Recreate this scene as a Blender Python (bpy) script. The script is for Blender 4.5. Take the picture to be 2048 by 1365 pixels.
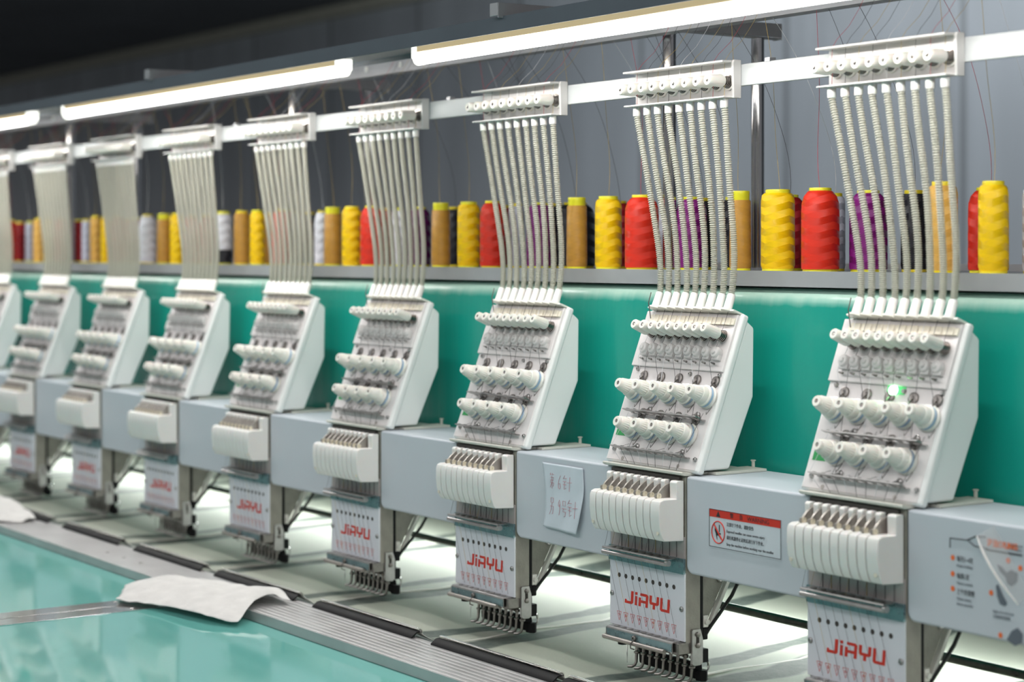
import bpy, math, random
from mathutils import Matrix, Vector
random.seed(7)
PI = math.pi
for o in list(bpy.data.objects):
    bpy.data.objects.remove(o, do_unlink=True)
S = bpy.context.scene
COL = S.collection

# ------------------------------------------------------------------ camera
cam_d = bpy.data.cameras.new('camera')
cam = bpy.data.objects.new('camera', cam_d)
COL.objects.link(cam)
cam.location = (1.3077, -1.3553, 1.27)
cam.rotation_euler = (PI / 2, 0, math.atan2(.82463, .56568))
cam_d.sensor_width = 36.0
cam_d.lens = 3850 * 36.0 / 2048
cam_d.shift_y = -177.5 / 2048
cam_d.clip_start = .05
cam_d.clip_end = 60
cam_d.dof.use_dof = True
cam_d.dof.focus_distance = 2.22
cam_d.dof.aperture_fstop = 4.6
S.camera = cam
# ------------------------------------------------------------------ world / exposure
S.view_settings.view_transform = 'Standard'
S.view_settings.look = 'None'
S.view_settings.gamma = 1.0
S.view_settings.use_curve_mapping = False
S.view_settings.exposure = 0.08
W = bpy.data.worlds.new('world')
S.world = W
W.use_nodes = True
wn, wl = W.node_tree.nodes, W.node_tree.links
bg = wn['Background']
bg.inputs['Strength'].default_value = 1.0
# the open factory hall around the machine: pale upper half, darker lower half
tc = wn.new('ShaderNodeTexCoord')
sx = wn.new('ShaderNodeSeparateXYZ')
wl.new(tc.outputs['Generated'], sx.inputs[0])
rmp = wn.new('ShaderNodeValToRGB')
mp = wn.new('ShaderNodeMapRange')
mp.inputs['From Min'].default_value = -1
mp.inputs['From Max'].default_value = 1
wl.new(sx.outputs['Z'], mp.inputs['Value'])
wl.new(mp.outputs[0], rmp.inputs[0])
rmp.color_ramp.elements[0].position = .42
rmp.color_ramp.elements[0].color = (.12, .122, .125, 1)
rmp.color_ramp.elements[1].position = .62
rmp.color_ramp.elements[1].color = (.29, .295, .305, 1)
wl.new(rmp.outputs[0], bg.inputs['Color'])

LAMP_STRENGTH = 7.0
LAMP_WATTS = 2.8      # per metre, emitted downwards by the diode strip of each tube
UNDER_STRENGTH = 17.0


def add_fill_light(name, loc, size, energy, rot=(0, 0, 0), col=(1, 1, 1)):
    d = bpy.data.lights.new(name, 'AREA')
    d.shape = 'RECTANGLE'
    d.size, d.size_y = size
    d.energy = energy
    d.color = col
    o = bpy.data.objects.new(name, d)
    COL.objects.link(o)
    o.location = loc
    o.rotation_euler = rot
    return o


# unseen fill lights added behind and above the camera for ambient light
add_fill_light('fill_light', (-1.5, -3.2, 3.4), (6.0, .6), 50, (math.radians(38), 0, 0), (1, .99, .97))
add_fill_light('fill_light', (3.2, -1.0, 3.2), (.6, 4.0), 60, (0, math.radians(42), 0), (1, .965, .92))


add_fill_light('fill_light', (-3.6, 2.2, 2.5), (5.0, .3), 33, (math.radians(50), 0, 0), (.93, .97, 1))  # unseen light added to brighten the back wall, fading to the left


# ------------------------------------------------------------------ materials
def mat(name, col, rough=.5, metal=0., spec=.5, noise=0., nscale=20., bump=0., bscale=200., trans=0., emit=None, es=0., alpha=1., coat=0., sss=0.):
    m = bpy.data.materials.new(name)
    m.use_nodes = True
    n, l = m.node_tree.nodes, m.node_tree.links
    b = n['Principled BSDF']
    c = (*col, 1)
    b.inputs['Base Color'].default_value = c
    b.inputs['Roughness'].default_value = rough
    b.inputs['Metallic'].default_value = metal
    b.inputs['Specular IOR Level'].default_value = spec
    b.inputs['Coat Weight'].default_value = coat
    b.inputs['Transmission Weight'].default_value = trans
    b.inputs['Alpha'].default_value = alpha
    if sss:
        b.inputs['Subsurface Weight'].default_value = sss
        b.inputs['Subsurface Scale'].default_value = .004
    t = n.new('ShaderNodeTexCoord')
    if noise:
        nz = n.new('ShaderNodeTexNoise')
        nz.inputs['Scale'].default_value = nscale
        nz.inputs['Detail'].default_value = 4
        l.new(t.outputs['Object'], nz.inputs['Vector'])
        r = n.new('ShaderNodeMapRange')
        r.inputs['From Min'].default_value = .3
        r.inputs['From Max'].default_value = .7
        r.inputs['To Min'].default_value = 1 - noise
        r.inputs['To Max'].default_value = 1 + noise * .4
        l.new(nz.outputs['Fac'], r.inputs['Value'])
        mx = n.new('ShaderNodeMix')
        mx.data_type = 'RGBA'
        mx.blend_type = 'MULTIPLY'
        mx.inputs['Factor'].default_value = 1
        mx.inputs['A'].default_value = c
        l.new(r.outputs[0], mx.inputs['B'])
        l.new(mx.outputs['Result'], b.inputs['Base Color'])
        r2 = n.new('ShaderNodeMapRange')
        r2.inputs['To Min'].default_value = max(0, rough - .06)
        r2.inputs['To Max'].default_value = min(1, rough + .06)
        l.new(nz.outputs['Fac'], r2.inputs['Value'])
        l.new(r2.outputs[0], b.inputs['Roughness'])
    if bump:
        nb = n.new('ShaderNodeTexNoise')
        nb.inputs['Scale'].default_value = bscale
        l.new(t.outputs['Object'], nb.inputs['Vector'])
        bp = n.new('ShaderNodeBump')
        bp.inputs['Strength'].default_value = bump
        bp.inputs['Distance'].default_value = .002
        l.new(nb.outputs['Fac'], bp.inputs['Height'])
        l.new(bp.outputs[0], b.inputs['Normal'])
    if emit:
        b.inputs['Emission Color'].default_value = (*emit, 1)
        b.inputs['Emission Strength'].default_value = es
    return m


def math_node(n, l, op, a, b=None, c=None):
    x = n.new('ShaderNodeMath')
    x.operation = op
    for i, v in enumerate((a, b, c)):
        if v is None:
            continue
        if isinstance(v, (int, float)):
            x.inputs[i].default_value = v
        else:
            l.new(v, x.inputs[i])
    return x.outputs[0]


M_ = {}
M_['case'] = mat('white_case_plastic', (.80, .80, .79), .38, noise=.04, nscale=9, bump=.05, bscale=900)
M_['panel'] = mat('faceplate_plastic', (.75, .705, .70), .33, noise=.08, nscale=25)
M_['white'] = mat('white_plastic', (.79, .775, .75), .35, noise=.03, nscale=30, sss=.1)
M_['knobw'] = mat('knob_white_plastic', (.78, .755, .70), .3, noise=.03, nscale=60, sss=.1)
M_['ivory'] = mat('ivory_plastic', (.80, .78, .72), .35, noise=.04, nscale=40)
M_['felt'] = mat('felt_cream', (.80, .74, .62), .95, noise=.12, nscale=120, bump=.3, bscale=900)
M_['tray'] = mat('tray_cream_paint', (.62, .61, .55), .4, noise=.06, nscale=30)
M_['steel'] = mat('brushed_steel', (.44, .43, .42), .32, 1, noise=.2, nscale=60)
M_['chrome'] = mat('chrome', (.80, .79, .78), .12, 1)
M_['spring'] = mat('bright_spring_steel', (.62, .58, .55), .22, 1, noise=.25, nscale=400)
M_['darksteel'] = mat('dark_steel', (.27, .25, .235), .33, 1, noise=.25, nscale=90)
M_['lever'] = mat('lever_steel', (.40, .37, .34), .38, .7, noise=.15, nscale=90)
M_['brass'] = mat('pale_brass', (.74, .68, .54), .4, .3)
M_['black'] = mat('black_plastic', (.008, .008, .009), .5, spec=.15, noise=.1)
M_['darkslot'] = mat('dark_gap', (.05, .045, .04), .8, noise=.1)
M_['cover'] = mat('blue_grey_enamel', (.53, .57, .62), .46, noise=.03, nscale=5, bump=.04, bscale=700)
M_['bluegreen'] = mat('galvanised_blue_bracket', (.20, .30, .32), .28, .75, noise=.25, nscale=70)
M_['plate'] = mat('white_enamel_plate', (.66, .68, .735), .25, noise=.03, nscale=20)
M_['castside'] = mat('beige_casting', (.33, .315, .27), .5, noise=.18, nscale=50, bump=.15, bscale=400)
M_['blue'] = mat('blue_tension_disc', (.36, .50, .68), .4, noise=.05)
M_['clear'] = mat('clear_bead_plastic', (.92, .88, .87), .16, trans=.2, alpha=.7)
M_['red'] = mat('red_print', (.60, .028, .012), .45, noise=.04)
M_['orange'] = mat('orange_print', (.85, .16, .03), .45, noise=.04)
M_['ink'] = mat('black_ink', (.02, .02, .025), .5, noise=.05)
M_['greyink'] = mat('blue_grey_ink', (.12, .14, .17), .5, noise=.05)
M_['sticker'] = mat('sticker_vinyl', (.60, .64, .69), .28, noise=.02)
M_['paper'] = mat('note_paper', (.56, .62, .68), .75, noise=.04, nscale=60)
M_['penred'] = mat('red_pen', (.45, .14, .17), .6, noise=.05)
M_['guidewhite'] = mat('guide_white_plastic', (.68, .66, .65), .4, noise=.03, nscale=30)
M_['rail'] = mat('white_rail_enamel', (.60, .61, .62), .35, noise=.03, nscale=8)
M_['alu'] = mat('anodised_aluminium', (.52, .51, .51), .42, .6, noise=.12, nscale=14)
M_['shelf'] = mat('shelf_aluminium', (.50, .51, .53), .42, .55, noise=.08, nscale=20)
M_['beam'] = mat('blue_grey_lamp_channel', (.105, .125, .15), .4, .2, noise=.12, nscale=9)
M_['galv'] = mat('galvanised_bracket', (.48, .48, .50), .42, .6, noise=.12, nscale=18)
M_['lampbase'] = mat('lamp_base_cream', (.74, .60, .40), .5, emit=(.85, .60, .33), es=.45)
M_['capglow'] = mat('lamp_cap_glow', (.9, .9, .86), .4, emit=(1, .99, .9), es=1.6)
M_['lampwhite'] = mat('lamp_cap_white', (.85, .85, .8), .4, noise=.02)
M_['core'] = mat('yellow_cone_core', (.80, .76, .03), .35, noise=.05)
M_['coreo'] = mat('deep_yellow_cone_core', (.87, .70, .02), .35, noise=.05)
M_['cable'] = mat('black_cable', (.012, .012, .012), .45, noise=.1)
M_['green'] = mat('green_sticker', (.02, .32, .08), .5, noise=.05)
M_['threadd'] = mat('dark_thread', (.09, .08, .09), .7, noise=.1)
M_['threadw'] = mat('white_thread', (.75, .75, .78), .7, noise=.1)
M_['threadg'] = mat('gold_thread', (.50, .36, .12), .6, noise=.1)
M_['threadr'] = mat('red_thread', (.55, .05, .08), .6, noise=.1)
M_['led'] = mat('led_tube_glow', (1, 1, 1), .4, emit=(1, .985, .95), es=LAMP_STRENGTH)
M_['underled'] = mat('work_lamp_glow', (1, 1, 1), .4, emit=(.97, 1, .985), es=UNDER_STRENGTH)
M_['greenled'] = mat('green_led_glow', (.3, 1, .4), .4, emit=(.35, 1, .42), es=9)
M_['greenpane'] = mat('green_indicator_pane', (.10, .62, .22), .3, emit=(.02, .5, .1), es=.35)
M_['woven'] = mat('nonwoven_backing', (.80, .78, .76), .85, noise=.08, nscale=45, bump=.45, bscale=350)
M_['film'] = mat('crumpled_clear_film', (.95, .95, .93), .22, noise=.15, nscale=60, bump=.8, bscale=90, coat=.5)


def tube_mat():
    m = bpy.data.materials.new('milky_spiral_tube')
    m.use_nodes = True
    n, l = m.node_tree.nodes, m.node_tree.links
    b = n['Principled BSDF']
    b.inputs['Base Color'].default_value = (.62, .61, .53, 1)
    b.inputs['Roughness'].default_value = .35
    tr = n.new('ShaderNodeBsdfTransparent')
    tl = n.new('ShaderNodeBsdfTranslucent')
    tl.inputs['Color'].default_value = (.62, .61, .53, 1)
    m1 = n.new('ShaderNodeMixShader')
    m1.inputs[0].default_value = .3
    l.new(b.outputs[0], m1.inputs[1])
    l.new(tl.outputs[0], m1.inputs[2])
    m2 = n.new('ShaderNodeMixShader')
    m2.inputs[0].default_value = .2
    l.new(m1.outputs[0], m2.inputs[1])
    l.new(tr.outputs[0], m2.inputs[2])
    l.new(m2.outputs[0], n['Material Output'].inputs['Surface'])
    return m


M_['tube'] = tube_mat()
M_['tubegap'] = mat('tube_gap_skin', (.52, .51, .44), .4, alpha=.6)


def thread_mat(name, col, sheen=.32):
    """wound thread: crossing diagonal layers that catch light differently"""
    m = mat('thread_' + name, col, sheen)
    n, l = m.node_tree.nodes, m.node_tree.links
    b = n['Principled BSDF']
    b.inputs['Specular IOR Level'].default_value = .32
    t = n.new('ShaderNodeTexCoord')
    s = n.new('ShaderNodeSeparateXYZ')
    l.new(t.outputs['Object'], s.inputs[0])
    ang = math_node(n, l, 'ARCTAN2', s.outputs['Y'], s.outputs['X'])
    a2 = math_node(n, l, 'MULTIPLY', ang, 2.0 / PI)
    tri = math_node(n, l, 'PINGPONG', a2, 1.0)
    zz = math_node(n, l, 'MULTIPLY', s.outputs['Z'], 62.0)
    sm = math_node(n, l, 'ADD', zz, math_node(n, l, 'MULTIPLY', tri, .50))
    df = math_node(n, l, 'SUBTRACT', zz, math_node(n, l, 'MULTIPLY', tri, .30))
    k1 = math_node(n, l, 'GREATER_THAN', math_node(n, l, 'FRACT', sm), .5)
    k2 = math_node(n, l, 'GREATER_THAN', math_node(n, l, 'FRACT', df), .55)
    k = math_node(n, l, 'MULTIPLY', math_node(n, l, 'ADD', k1, k2), .5)
    mx = n.new('ShaderNodeMix')
    mx.data_type = 'RGBA'
    l.new(k, mx.inputs['Factor'])
    mx.inputs['A'].default_value = (*[c * .86 for c in col], 1)  # darker bands put the sheen difference between layers into the colour
    mx.inputs['B'].default_value = (*col, 1)
    l.new(mx.outputs['Result'], b.inputs['Base Color'])
    # fine winding grooves
    w = math_node(n, l, 'SINE', math_node(n, l, 'MULTIPLY', math_node(n, l, 'ADD', s.outputs['Z'], math_node(n, l, 'MULTIPLY', tri, .004)), 7000.))
    bp = n.new('ShaderNodeBump')
    bp.inputs['Strength'].default_value = .25
    bp.inputs['Distance'].default_value = .0004
    l.new(w, bp.inputs['Height'])
    # the layers are wound left- and right-handed in turn, so the sheen shifts side to side
    ge = n.new('ShaderNodeNewGeometry')
    cx_ = n.new('ShaderNodeVectorMath')
    cx_.operation = 'CROSS_PRODUCT'
    cx_.inputs[0].default_value = (0, 0, 1)
    l.new(ge.outputs['Normal'], cx_.inputs[1])
    sc = n.new('ShaderNodeVectorMath')
    sc.operation = 'SCALE'
    l.new(cx_.outputs[0], sc.inputs[0])
    par = math_node(n, l, 'MULTIPLY', math_node(n, l, 'SUBTRACT', k1, .5), {'tan': .15, 'red': .45, 'black': .4}.get(name, .6))
    l.new(par, sc.inputs['Scale'])
    ad = n.new('ShaderNodeVectorMath')
    l.new(ge.outputs['Normal'], ad.inputs[0])
    l.new(sc.outputs[0], ad.inputs[1])
    nm_ = n.new('ShaderNodeVectorMath')
    nm_.operation = 'NORMALIZE'
    l.new(ad.outputs[0], nm_.inputs[0])
    l.new(nm_.outputs[0], bp.inputs['Normal'])
    l.new(bp.outputs[0], b.inputs['Normal'])
    rr = math_node(n, l, 'ADD', math_node(n, l, 'MULTIPLY', k, -.12), sheen + .08)
    l.new(rr, b.inputs['Roughness'])
    return m


TH = {}
for nm, c in dict(yellow=(1.0, .64, .005), tan=(.56, .29, .05), orange=(.86, .50, .12), red=(.72, .03, .012), darkred=(.34, .008, .014),
                  purple=(.20, .01, .17), darkpurple=(.09, .005, .08), black=(.012, .012, .018), white=(.78, .78, .84), lavender=(.55, .56, .66),
                  grey=(.14, .145, .16)).items():
    TH[nm] = thread_mat(nm, c)


def cloth_mat():
    m = mat('striped_table_cloth', (.80, .82, .77), .6)
    n, l = m.node_tree.nodes, m.node_tree.links
    b = n['Principled BSDF']
    t = n.new('ShaderNodeTexCoord')
    s = n.new('ShaderNodeSeparateXYZ')
    l.new(t.outputs['Object'], s.inputs[0])
    nz = n.new('ShaderNodeTexNoise')
    nz.inputs['Scale'].default_value = 5
    nz.inputs['Detail'].default_value = 3
    l.new(t.outputs['Object'], nz.inputs['Vector'])
    wob = math_node(n, l, 'MULTIPLY', math_node(n, l, 'SUBTRACT', nz.outputs['Fac'], .5), .07)
    x = math_node(n, l, 'ADD', s.outputs['X'], wob)
    x = math_node(n, l, 'ADD', x, math_node(n, l, 'MULTIPLY', math_node(n, l, 'POWER', math_node(n, l, 'ABSOLUTE', s.outputs['Y']), 2.), .25))
    fr = math_node(n, l, 'FRACT', math_node(n, l, 'MULTIPLY', math_node(n, l, 'ADD', x, 33.0), 1 / .33))

    def band(c, w):
        d = math_node(n, l, 'ABSOLUTE', math_node(n, l, 'SUBTRACT', fr, c))
        r = n.new('ShaderNodeMapRange')
        r.inputs['From Min'].default_value = w
        r.inputs['From Max'].default_value = w * .72
        l.new(d, r.inputs['Value'])
        return r.outputs[0]
    # stripes along depth, at x = -.35 and -.435 (mod .33)
    b1 = band(((-.355 + 33) / .33) % 1.0, .080)
    b2 = band(((-.437 + 33) / .33) % 1.0, .056)
    stripes = math_node(n, l, 'MAXIMUM', b1, b2)
    # they end near the clamp bar, joined by a strip along it
    yw = math_node(n, l, 'ADD', s.outputs['Y'], wob)
    g = n.new('ShaderNodeMapRange')
    g.inputs['From Min'].default_value = -.095
    g.inputs['From Max'].default_value = -.075
    l.new(yw, g.inputs['Value'])
    stripes = math_node(n, l, 'MULTIPLY', stripes, g.outputs[0])
    d = math_node(n, l, 'ABSOLUTE', math_node(n, l, 'ADD', yw, .083))
    r3 = n.new('ShaderNodeMapRange')
    r3.inputs['From Min'].default_value = .014
    r3.inputs['From Max'].default_value = .008
    l.new(d, r3.inputs['Value'])
    seg = band(((-.41 + 33) / .33) % 1.0, .33)
    edge = math_node(n, l, 'MULTIPLY', r3.outputs[0], seg)
    allm = math_node(n, l, 'MAXIMUM', stripes, edge)
    nz2 = n.new('ShaderNodeTexNoise')
    nz2.inputs['Scale'].default_value = 60
    nz2.inputs['Detail'].default_value = 6
    nz2.inputs['Roughness'].default_value = .8
    l.new(t.outputs['Object'], nz2.inputs['Vector'])
    mot = n.new('ShaderNodeMapRange')
    mot.inputs['From Min'].default_value = .42
    mot.inputs['From Max'].default_value = .62
    mot.inputs['To Min'].default_value = .95
    mot.inputs['To Max'].default_value = .78
    l.new(nz2.outputs['Fac'], mot.inputs['Value'])
    fac = math_node(n, l, 'MULTIPLY', allm, mot.outputs[0])
    mx = n.new('ShaderNodeMix')
    mx.data_type = 'RGBA'
    l.new(fac, mx.inputs['Factor'])
    base = n.new('ShaderNodeMix')
    base.data_type = 'RGBA'
    l.new(nz.outputs['Fac'], base.inputs['Factor'])
    base.inputs['A'].default_value = (.31, .345, .285, 1)
    base.inputs['B'].default_value = (.43, .44, .37, 1)
    l.new(base.outputs['Result'], mx.inputs['A'])
    mx.inputs['B'].default_value = (.045, .065, .058, 1)
    l.new(mx.outputs['Result'], b.inputs['Base Color'])
    bp = n.new('ShaderNodeBump')
    bp.inputs['Strength'].default_value = .4
    bp.inputs['Distance'].default_value = .002
    l.new(nz2.outputs['Fac'], bp.inputs['Height'])
    l.new(bp.outputs[0], b.inputs['Normal'])
    return m


M_['cloth'] = cloth_mat()


def teal_beam_mat():
    m = mat('teal_enamel_beam', (.004, .30, .235), .33, coat=.15)
    n, l = m.node_tree.nodes, m.node_tree.links
    b = n['Principled BSDF']
    t = n.new('ShaderNodeTexCoord')
    s = n.new('ShaderNodeSeparateXYZ')
    l.new(t.outputs['Object'], s.inputs[0])
    mpg = n.new('ShaderNodeMapping')
    mpg.inputs['Scale'].default_value = (45, 1, 2.5)
    l.new(t.outputs['Object'], mpg.inputs['Vector'])
    nz = n.new('ShaderNodeTexNoise')
    nz.inputs['Scale'].default_value = 1
    nz.inputs['Detail'].default_value = 3
    l.new(mpg.outputs[0], nz.inputs['Vector'])
    # paler band towards the top of the rounded shoulder, with a ragged lower edge
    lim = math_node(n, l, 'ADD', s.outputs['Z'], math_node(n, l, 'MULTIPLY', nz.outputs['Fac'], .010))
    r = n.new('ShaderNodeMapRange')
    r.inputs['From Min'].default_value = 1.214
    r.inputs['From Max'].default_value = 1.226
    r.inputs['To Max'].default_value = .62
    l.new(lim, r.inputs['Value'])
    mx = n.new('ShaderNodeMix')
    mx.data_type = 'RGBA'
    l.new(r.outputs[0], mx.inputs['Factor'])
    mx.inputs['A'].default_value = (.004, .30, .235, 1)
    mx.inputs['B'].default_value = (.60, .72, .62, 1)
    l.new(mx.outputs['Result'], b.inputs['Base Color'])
    bp = n.new('ShaderNodeBump')
    bp.inputs['Strength'].default_value = .12
    bp.inputs['Distance'].default_value = .01
    l.new(nz.outputs['Fac'], bp.inputs['Height'])
    l.new(bp.outputs[0], b.inputs['Normal'])
    return m


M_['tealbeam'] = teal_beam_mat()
M_['tealtop'] = mat('teal_glossy_table', (.20, .60, .545), .06, spec=.7, noise=.03, nscale=3, coat=.15)


def wall_mat():
    m = mat('steel_panel_wall', (.21, .235, .27), .36, .1)
    n, l = m.node_tree.nodes, m.node_tree.links
    b = n['Principled BSDF']
    t = n.new('ShaderNodeTexCoord')
    s = n.new('ShaderNodeSeparateXYZ')
    l.new(t.outputs['Object'], s.inputs[0])
    fr = math_node(n, l, 'FRACT', math_node(n, l, 'DIVIDE', math_node(n, l, 'ADD', s.outputs['X'], 30.175), .95))
    d = math_node(n, l, 'ABSOLUTE', math_node(n, l, 'SUBTRACT', fr, .5))
    seam = math_node(n, l, 'GREATER_THAN', d, .485)
    mpg = n.new('ShaderNodeMapping')
    mpg.inputs['Scale'].default_value = (3, 1, .5)
    l.new(t.outputs['Object'], mpg.inputs['Vector'])
    nz = n.new('ShaderNodeTexNoise')
    nz.inputs['Scale'].default_value = 1.2
    nz.inputs['Detail'].default_value = 2
    l.new(mpg.outputs[0], nz.inputs['Vector'])
    r = n.new('ShaderNodeMapRange')
    r.inputs['From Min'].default_value = .3
    r.inputs['From Max'].default_value = .7
    r.inputs['To Min'].default_value = .85
    r.inputs['To Max'].default_value = 1.1
    l.new(nz.outputs['Fac'], r.inputs['Value'])
    f = math_node(n, l, 'MULTIPLY', r.outputs[0], math_node(n, l, 'SUBTRACT', 1., math_node(n, l, 'MULTIPLY', seam, .45)))
    mx = n.new('ShaderNodeMix')
    mx.data_type = 'RGBA'
    mx.blend_type = 'MULTIPLY'
    mx.inputs['Factor'].default_value = 1
    mx.inputs['A'].default_value = (.46, .505, .55, 1)
    l.new(f, mx.inputs['B'])
    l.new(mx.outputs['Result'], b.inputs['Base Color'])
    bp = n.new('ShaderNodeBump')
    bp.inputs['Strength'].default_value = .5
    bp.inputs['Distance'].default_value = .02
    l.new(nz.outputs['Fac'], bp.inputs['Height'])
    l.new(bp.outputs[0], b.inputs['Normal'])
    return m


M_['wall'] = wall_mat()
M_['ceil'] = mat('dark_ceiling_sheet', (.12, .13, .145), .7, noise=.2, nscale=2)
M_['trim'] = mat('ceiling_joint_strip', (.50, .50, .42), .6, noise=.1)
M_['alujoint'] = mat('polished_joint_metal', (.78, .75, .75), .12, 1, noise=.15, nscale=5)
M_['pole'] = mat('pole_chrome', (.50, .50, .51), .14, 1)
M_['darkchrome'] = mat('worn_chrome_lip', (.85, .83, .80), .22, 1, noise=.3, nscale=30)
M_['footsteel'] = mat('presser_foot_steel', (.36, .34, .32), .35, .9, noise=.3, nscale=90)
M_['rod'] = mat('oiled_steel_rod', (.10, .10, .085), .3, .8, noise=.3, nscale=60)
M_['clearfilm'] = mat('clear_film', (.80, .78, .78), .15, alpha=.28)
M_['floor'] = mat('grey_concrete', (.28, .28, .28), .5, noise=.15, nscale=3)


# ------------------------------------------------------------------ mesh builder
class MB:
    def __init__(self, M=None):
        self.v, self.f, self.mi = [], [], []
        self.M = M or Matrix.Identity(4)

    def add(self, vs, fs, M=None, mi=0):
        T = self.M @ M if M is not None else self.M
        k = len(self.v)
        self.v += [tuple(T @ Vector(p)) for p in vs]
        self.f += [tuple(i + k for i in f) for f in fs]
        self.mi += [mi] * len(fs)
        return self

    def box(self, a, b, M=None, mi=0):
        (x0, y0, z0), (x1, y1, z1) = a, b
        vs = [(x0, y0, z0), (x1, y0, z0), (x1, y1, z0), (x0, y1, z0), (x0, y0, z1), (x1, y0, z1), (x1, y1, z1), (x0, y1, z1)]
        fs = [(0, 3, 2, 1), (4, 5, 6, 7), (0, 1, 5, 4), (1, 2, 6, 5), (2, 3, 7, 6), (3, 0, 4, 7)]
        return self.add(vs, fs, M, mi)

    def prism_x(self, poly, x0, x1, M=None, mi=0):
        """polygon in (y,z), extruded along x"""
        n = len(poly)
        vs = [(x0, y, z) for y, z in poly] + [(x1, y, z) for y, z in poly]
        fs = [tuple(range(n - 1, -1, -1)), tuple(range(n, 2 * n))]
        fs += [(i, (i + 1) % n, n + (i + 1) % n, n + i) for i in range(n)]
        return self.add(vs, fs, M, mi)

    def prism_z(self, poly, z0, z1, M=None, mi=0):
        n = len(poly)
        vs = [(x, y, z0) for x, y in poly] + [(x, y, z1) for x, y in poly]
        fs = [tuple(range(n - 1, -1, -1)), tuple(range(n, 2 * n))]
        fs += [(i, (i + 1) % n, n + (i + 1) % n, n + i) for i in range(n)]
        return self.add(vs, fs, M, mi)

    def lathe(self, prof, M=None, seg=20, flute=0, mi=0, frange=None):
        """prof [(r,h)] around local z"""
        vs, fs = [], []
        for j, (r, h) in enumerate(prof):
            for i in range(seg):
                rr = r
                if flute and (frange is None or frange[0] <= j <= frange[1]) and i % 2:
                    rr = r * (1 - flute)
                a = 2 * PI * i / seg
                vs.append((rr * math.cos(a), rr * math.sin(a), h))
        for j in range(len(prof) - 1):
            for i in range(seg):
                a, b = j * seg + i, j * seg + (i + 1) % seg
                fs.append((a, b, b + seg, a + seg))
        fs.append(tuple(range(seg - 1, -1, -1)))
        fs.append(tuple((len(prof) - 1) * seg + i for i in range(seg)))
        return self.add(vs, fs, M, mi)

    def tube(self, pts, r, seg=8, M=None, mi=0, closed=False):
        pts = [Vector(p) for p in pts]
        n = len(pts)
        rs = r if isinstance(r, (list, tuple)) else [r] * n
        vs, fs = [], []
        up = None
        for i, p in enumerate(pts):
            if closed:
                d = pts[(i + 1) % n] - pts[i - 1]
            else:
                d = pts[min(i + 1, n - 1)] - pts[max(i - 1, 0)]
            d.normalize()
            if up is None:
                up = Vector((0, 0, 1)) if abs(d.z) < .9 else Vector((1, 0, 0))
            a = d.cross(up).normalized()
            b = a.cross(d).normalized()
            up = b
            for k in range(seg):
                t = 2 * PI * k / seg
                vs.append(tuple(p + (a * math.cos(t) + b * math.sin(t)) * rs[i]))
        m = n if closed else n - 1
        for i in range(m):
            j = (i + 1) % n
            for k in range(seg):
                k2 = (k + 1) % seg
                fs.append((i * seg + k, j * seg + k, j * seg + k2, i * seg + k2))
        if not closed:
            fs.append(tuple(range(seg)))
            fs.append(tuple((n - 1) * seg + k for k in range(seg - 1, -1, -1)))
        return self.add(vs, fs, M, mi)

    def build(self, name, material, parent=None, bevel=0, bseg=2, sharp=35, loc=None):
        me = bpy.data.meshes.new(name)
        me.from_pydata(self.v, [], self.f)
        ms = material if isinstance(material, (list, tuple)) else [material]
        for mm in ms:
            me.materials.append(M_[mm] if isinstance(mm, str) else mm)
        for p, i in zip(me.polygons, self.mi):
            p.material_index = i
            p.use_smooth = True
        me.update()
        import bmesh
        bm = bmesh.new()
        bm.from_mesh(me)
        bmesh.ops.recalc_face_normals(bm, faces=bm.faces)
        bm.to_mesh(me)
        bm.free()
        me.set_sharp_from_angle(angle=math.radians(sharp))
        o = bpy.data.objects.new(name, me)
        COL.objects.link(o)
        if parent:
            o.parent = parent
        if loc:
            o.location = loc
        if bevel:
            b = o.modifiers.new('bevel', 'BEVEL')
            b.width = bevel
            b.segments = bseg
            b.limit_method = 'ANGLE'
            b.angle_limit = math.radians(40)
            b.harden_normals = True
        return o


def tag(o, label=None, cat=None, group=None, kind=None):
    if label:
        o['label'] = label
    if cat:
        o['category'] = cat
    if group:
        o['group'] = group
    if kind:
        o['kind'] = kind
    return o


def empty(name, loc):
    o = bpy.data.objects.new(name, None)
    COL.objects.link(o)
    o.location = loc
    o.empty_display_size = .05
    return o


KIDS = {}


def copy_tree(o, parent=None):
    c = o.copy()
    COL.objects.link(c)
    if parent:
        c.parent = parent
    for ch in list(o.children):
        copy_tree(ch, c)
    return c


def T(x, y, z):
    return Matrix.Translation((x, y, z))


def text_obj(name, body, size, M, material, parent, align='LEFT', xs=1.0, extrude=.00008, bold=0.):
    """lettering; M maps text plane (x right, y up, z out) to parent space"""
    cu = bpy.data.curves.new(name, 'FONT')
    cu.body = body
    cu.size = size
    cu.align_x = align
    cu.align_y = 'CENTER'
    cu.extrude = extrude
    cu.offset = bold
    cu.resolution_u = 2
    tmp = bpy.data.objects.new(name, cu)
    COL.objects.link(tmp)
    dg = bpy.context.evaluated_depsgraph_get()
    me = bpy.data.meshes.new_from_object(tmp.evaluated_get(dg))
    bpy.data.objects.remove(tmp, do_unlink=True)
    me.transform(M @ Matrix.Diagonal((xs, 1, 1, 1)))
    me.materials.clear()
    me.materials.append(M_[material])
    me.name = name
    o = bpy.data.objects.new(name, me)
    COL.objects.link(o)
    o.parent = parent
    return o


ORD = ['first', 'second', 'third', 'fourth', 'fifth', 'sixth', 'seventh', 'eighth', 'ninth', 'tenth']
PITCH = .33
NH = 9
XC = [-.0675 - PITCH * k for k in range(NH)]
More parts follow.
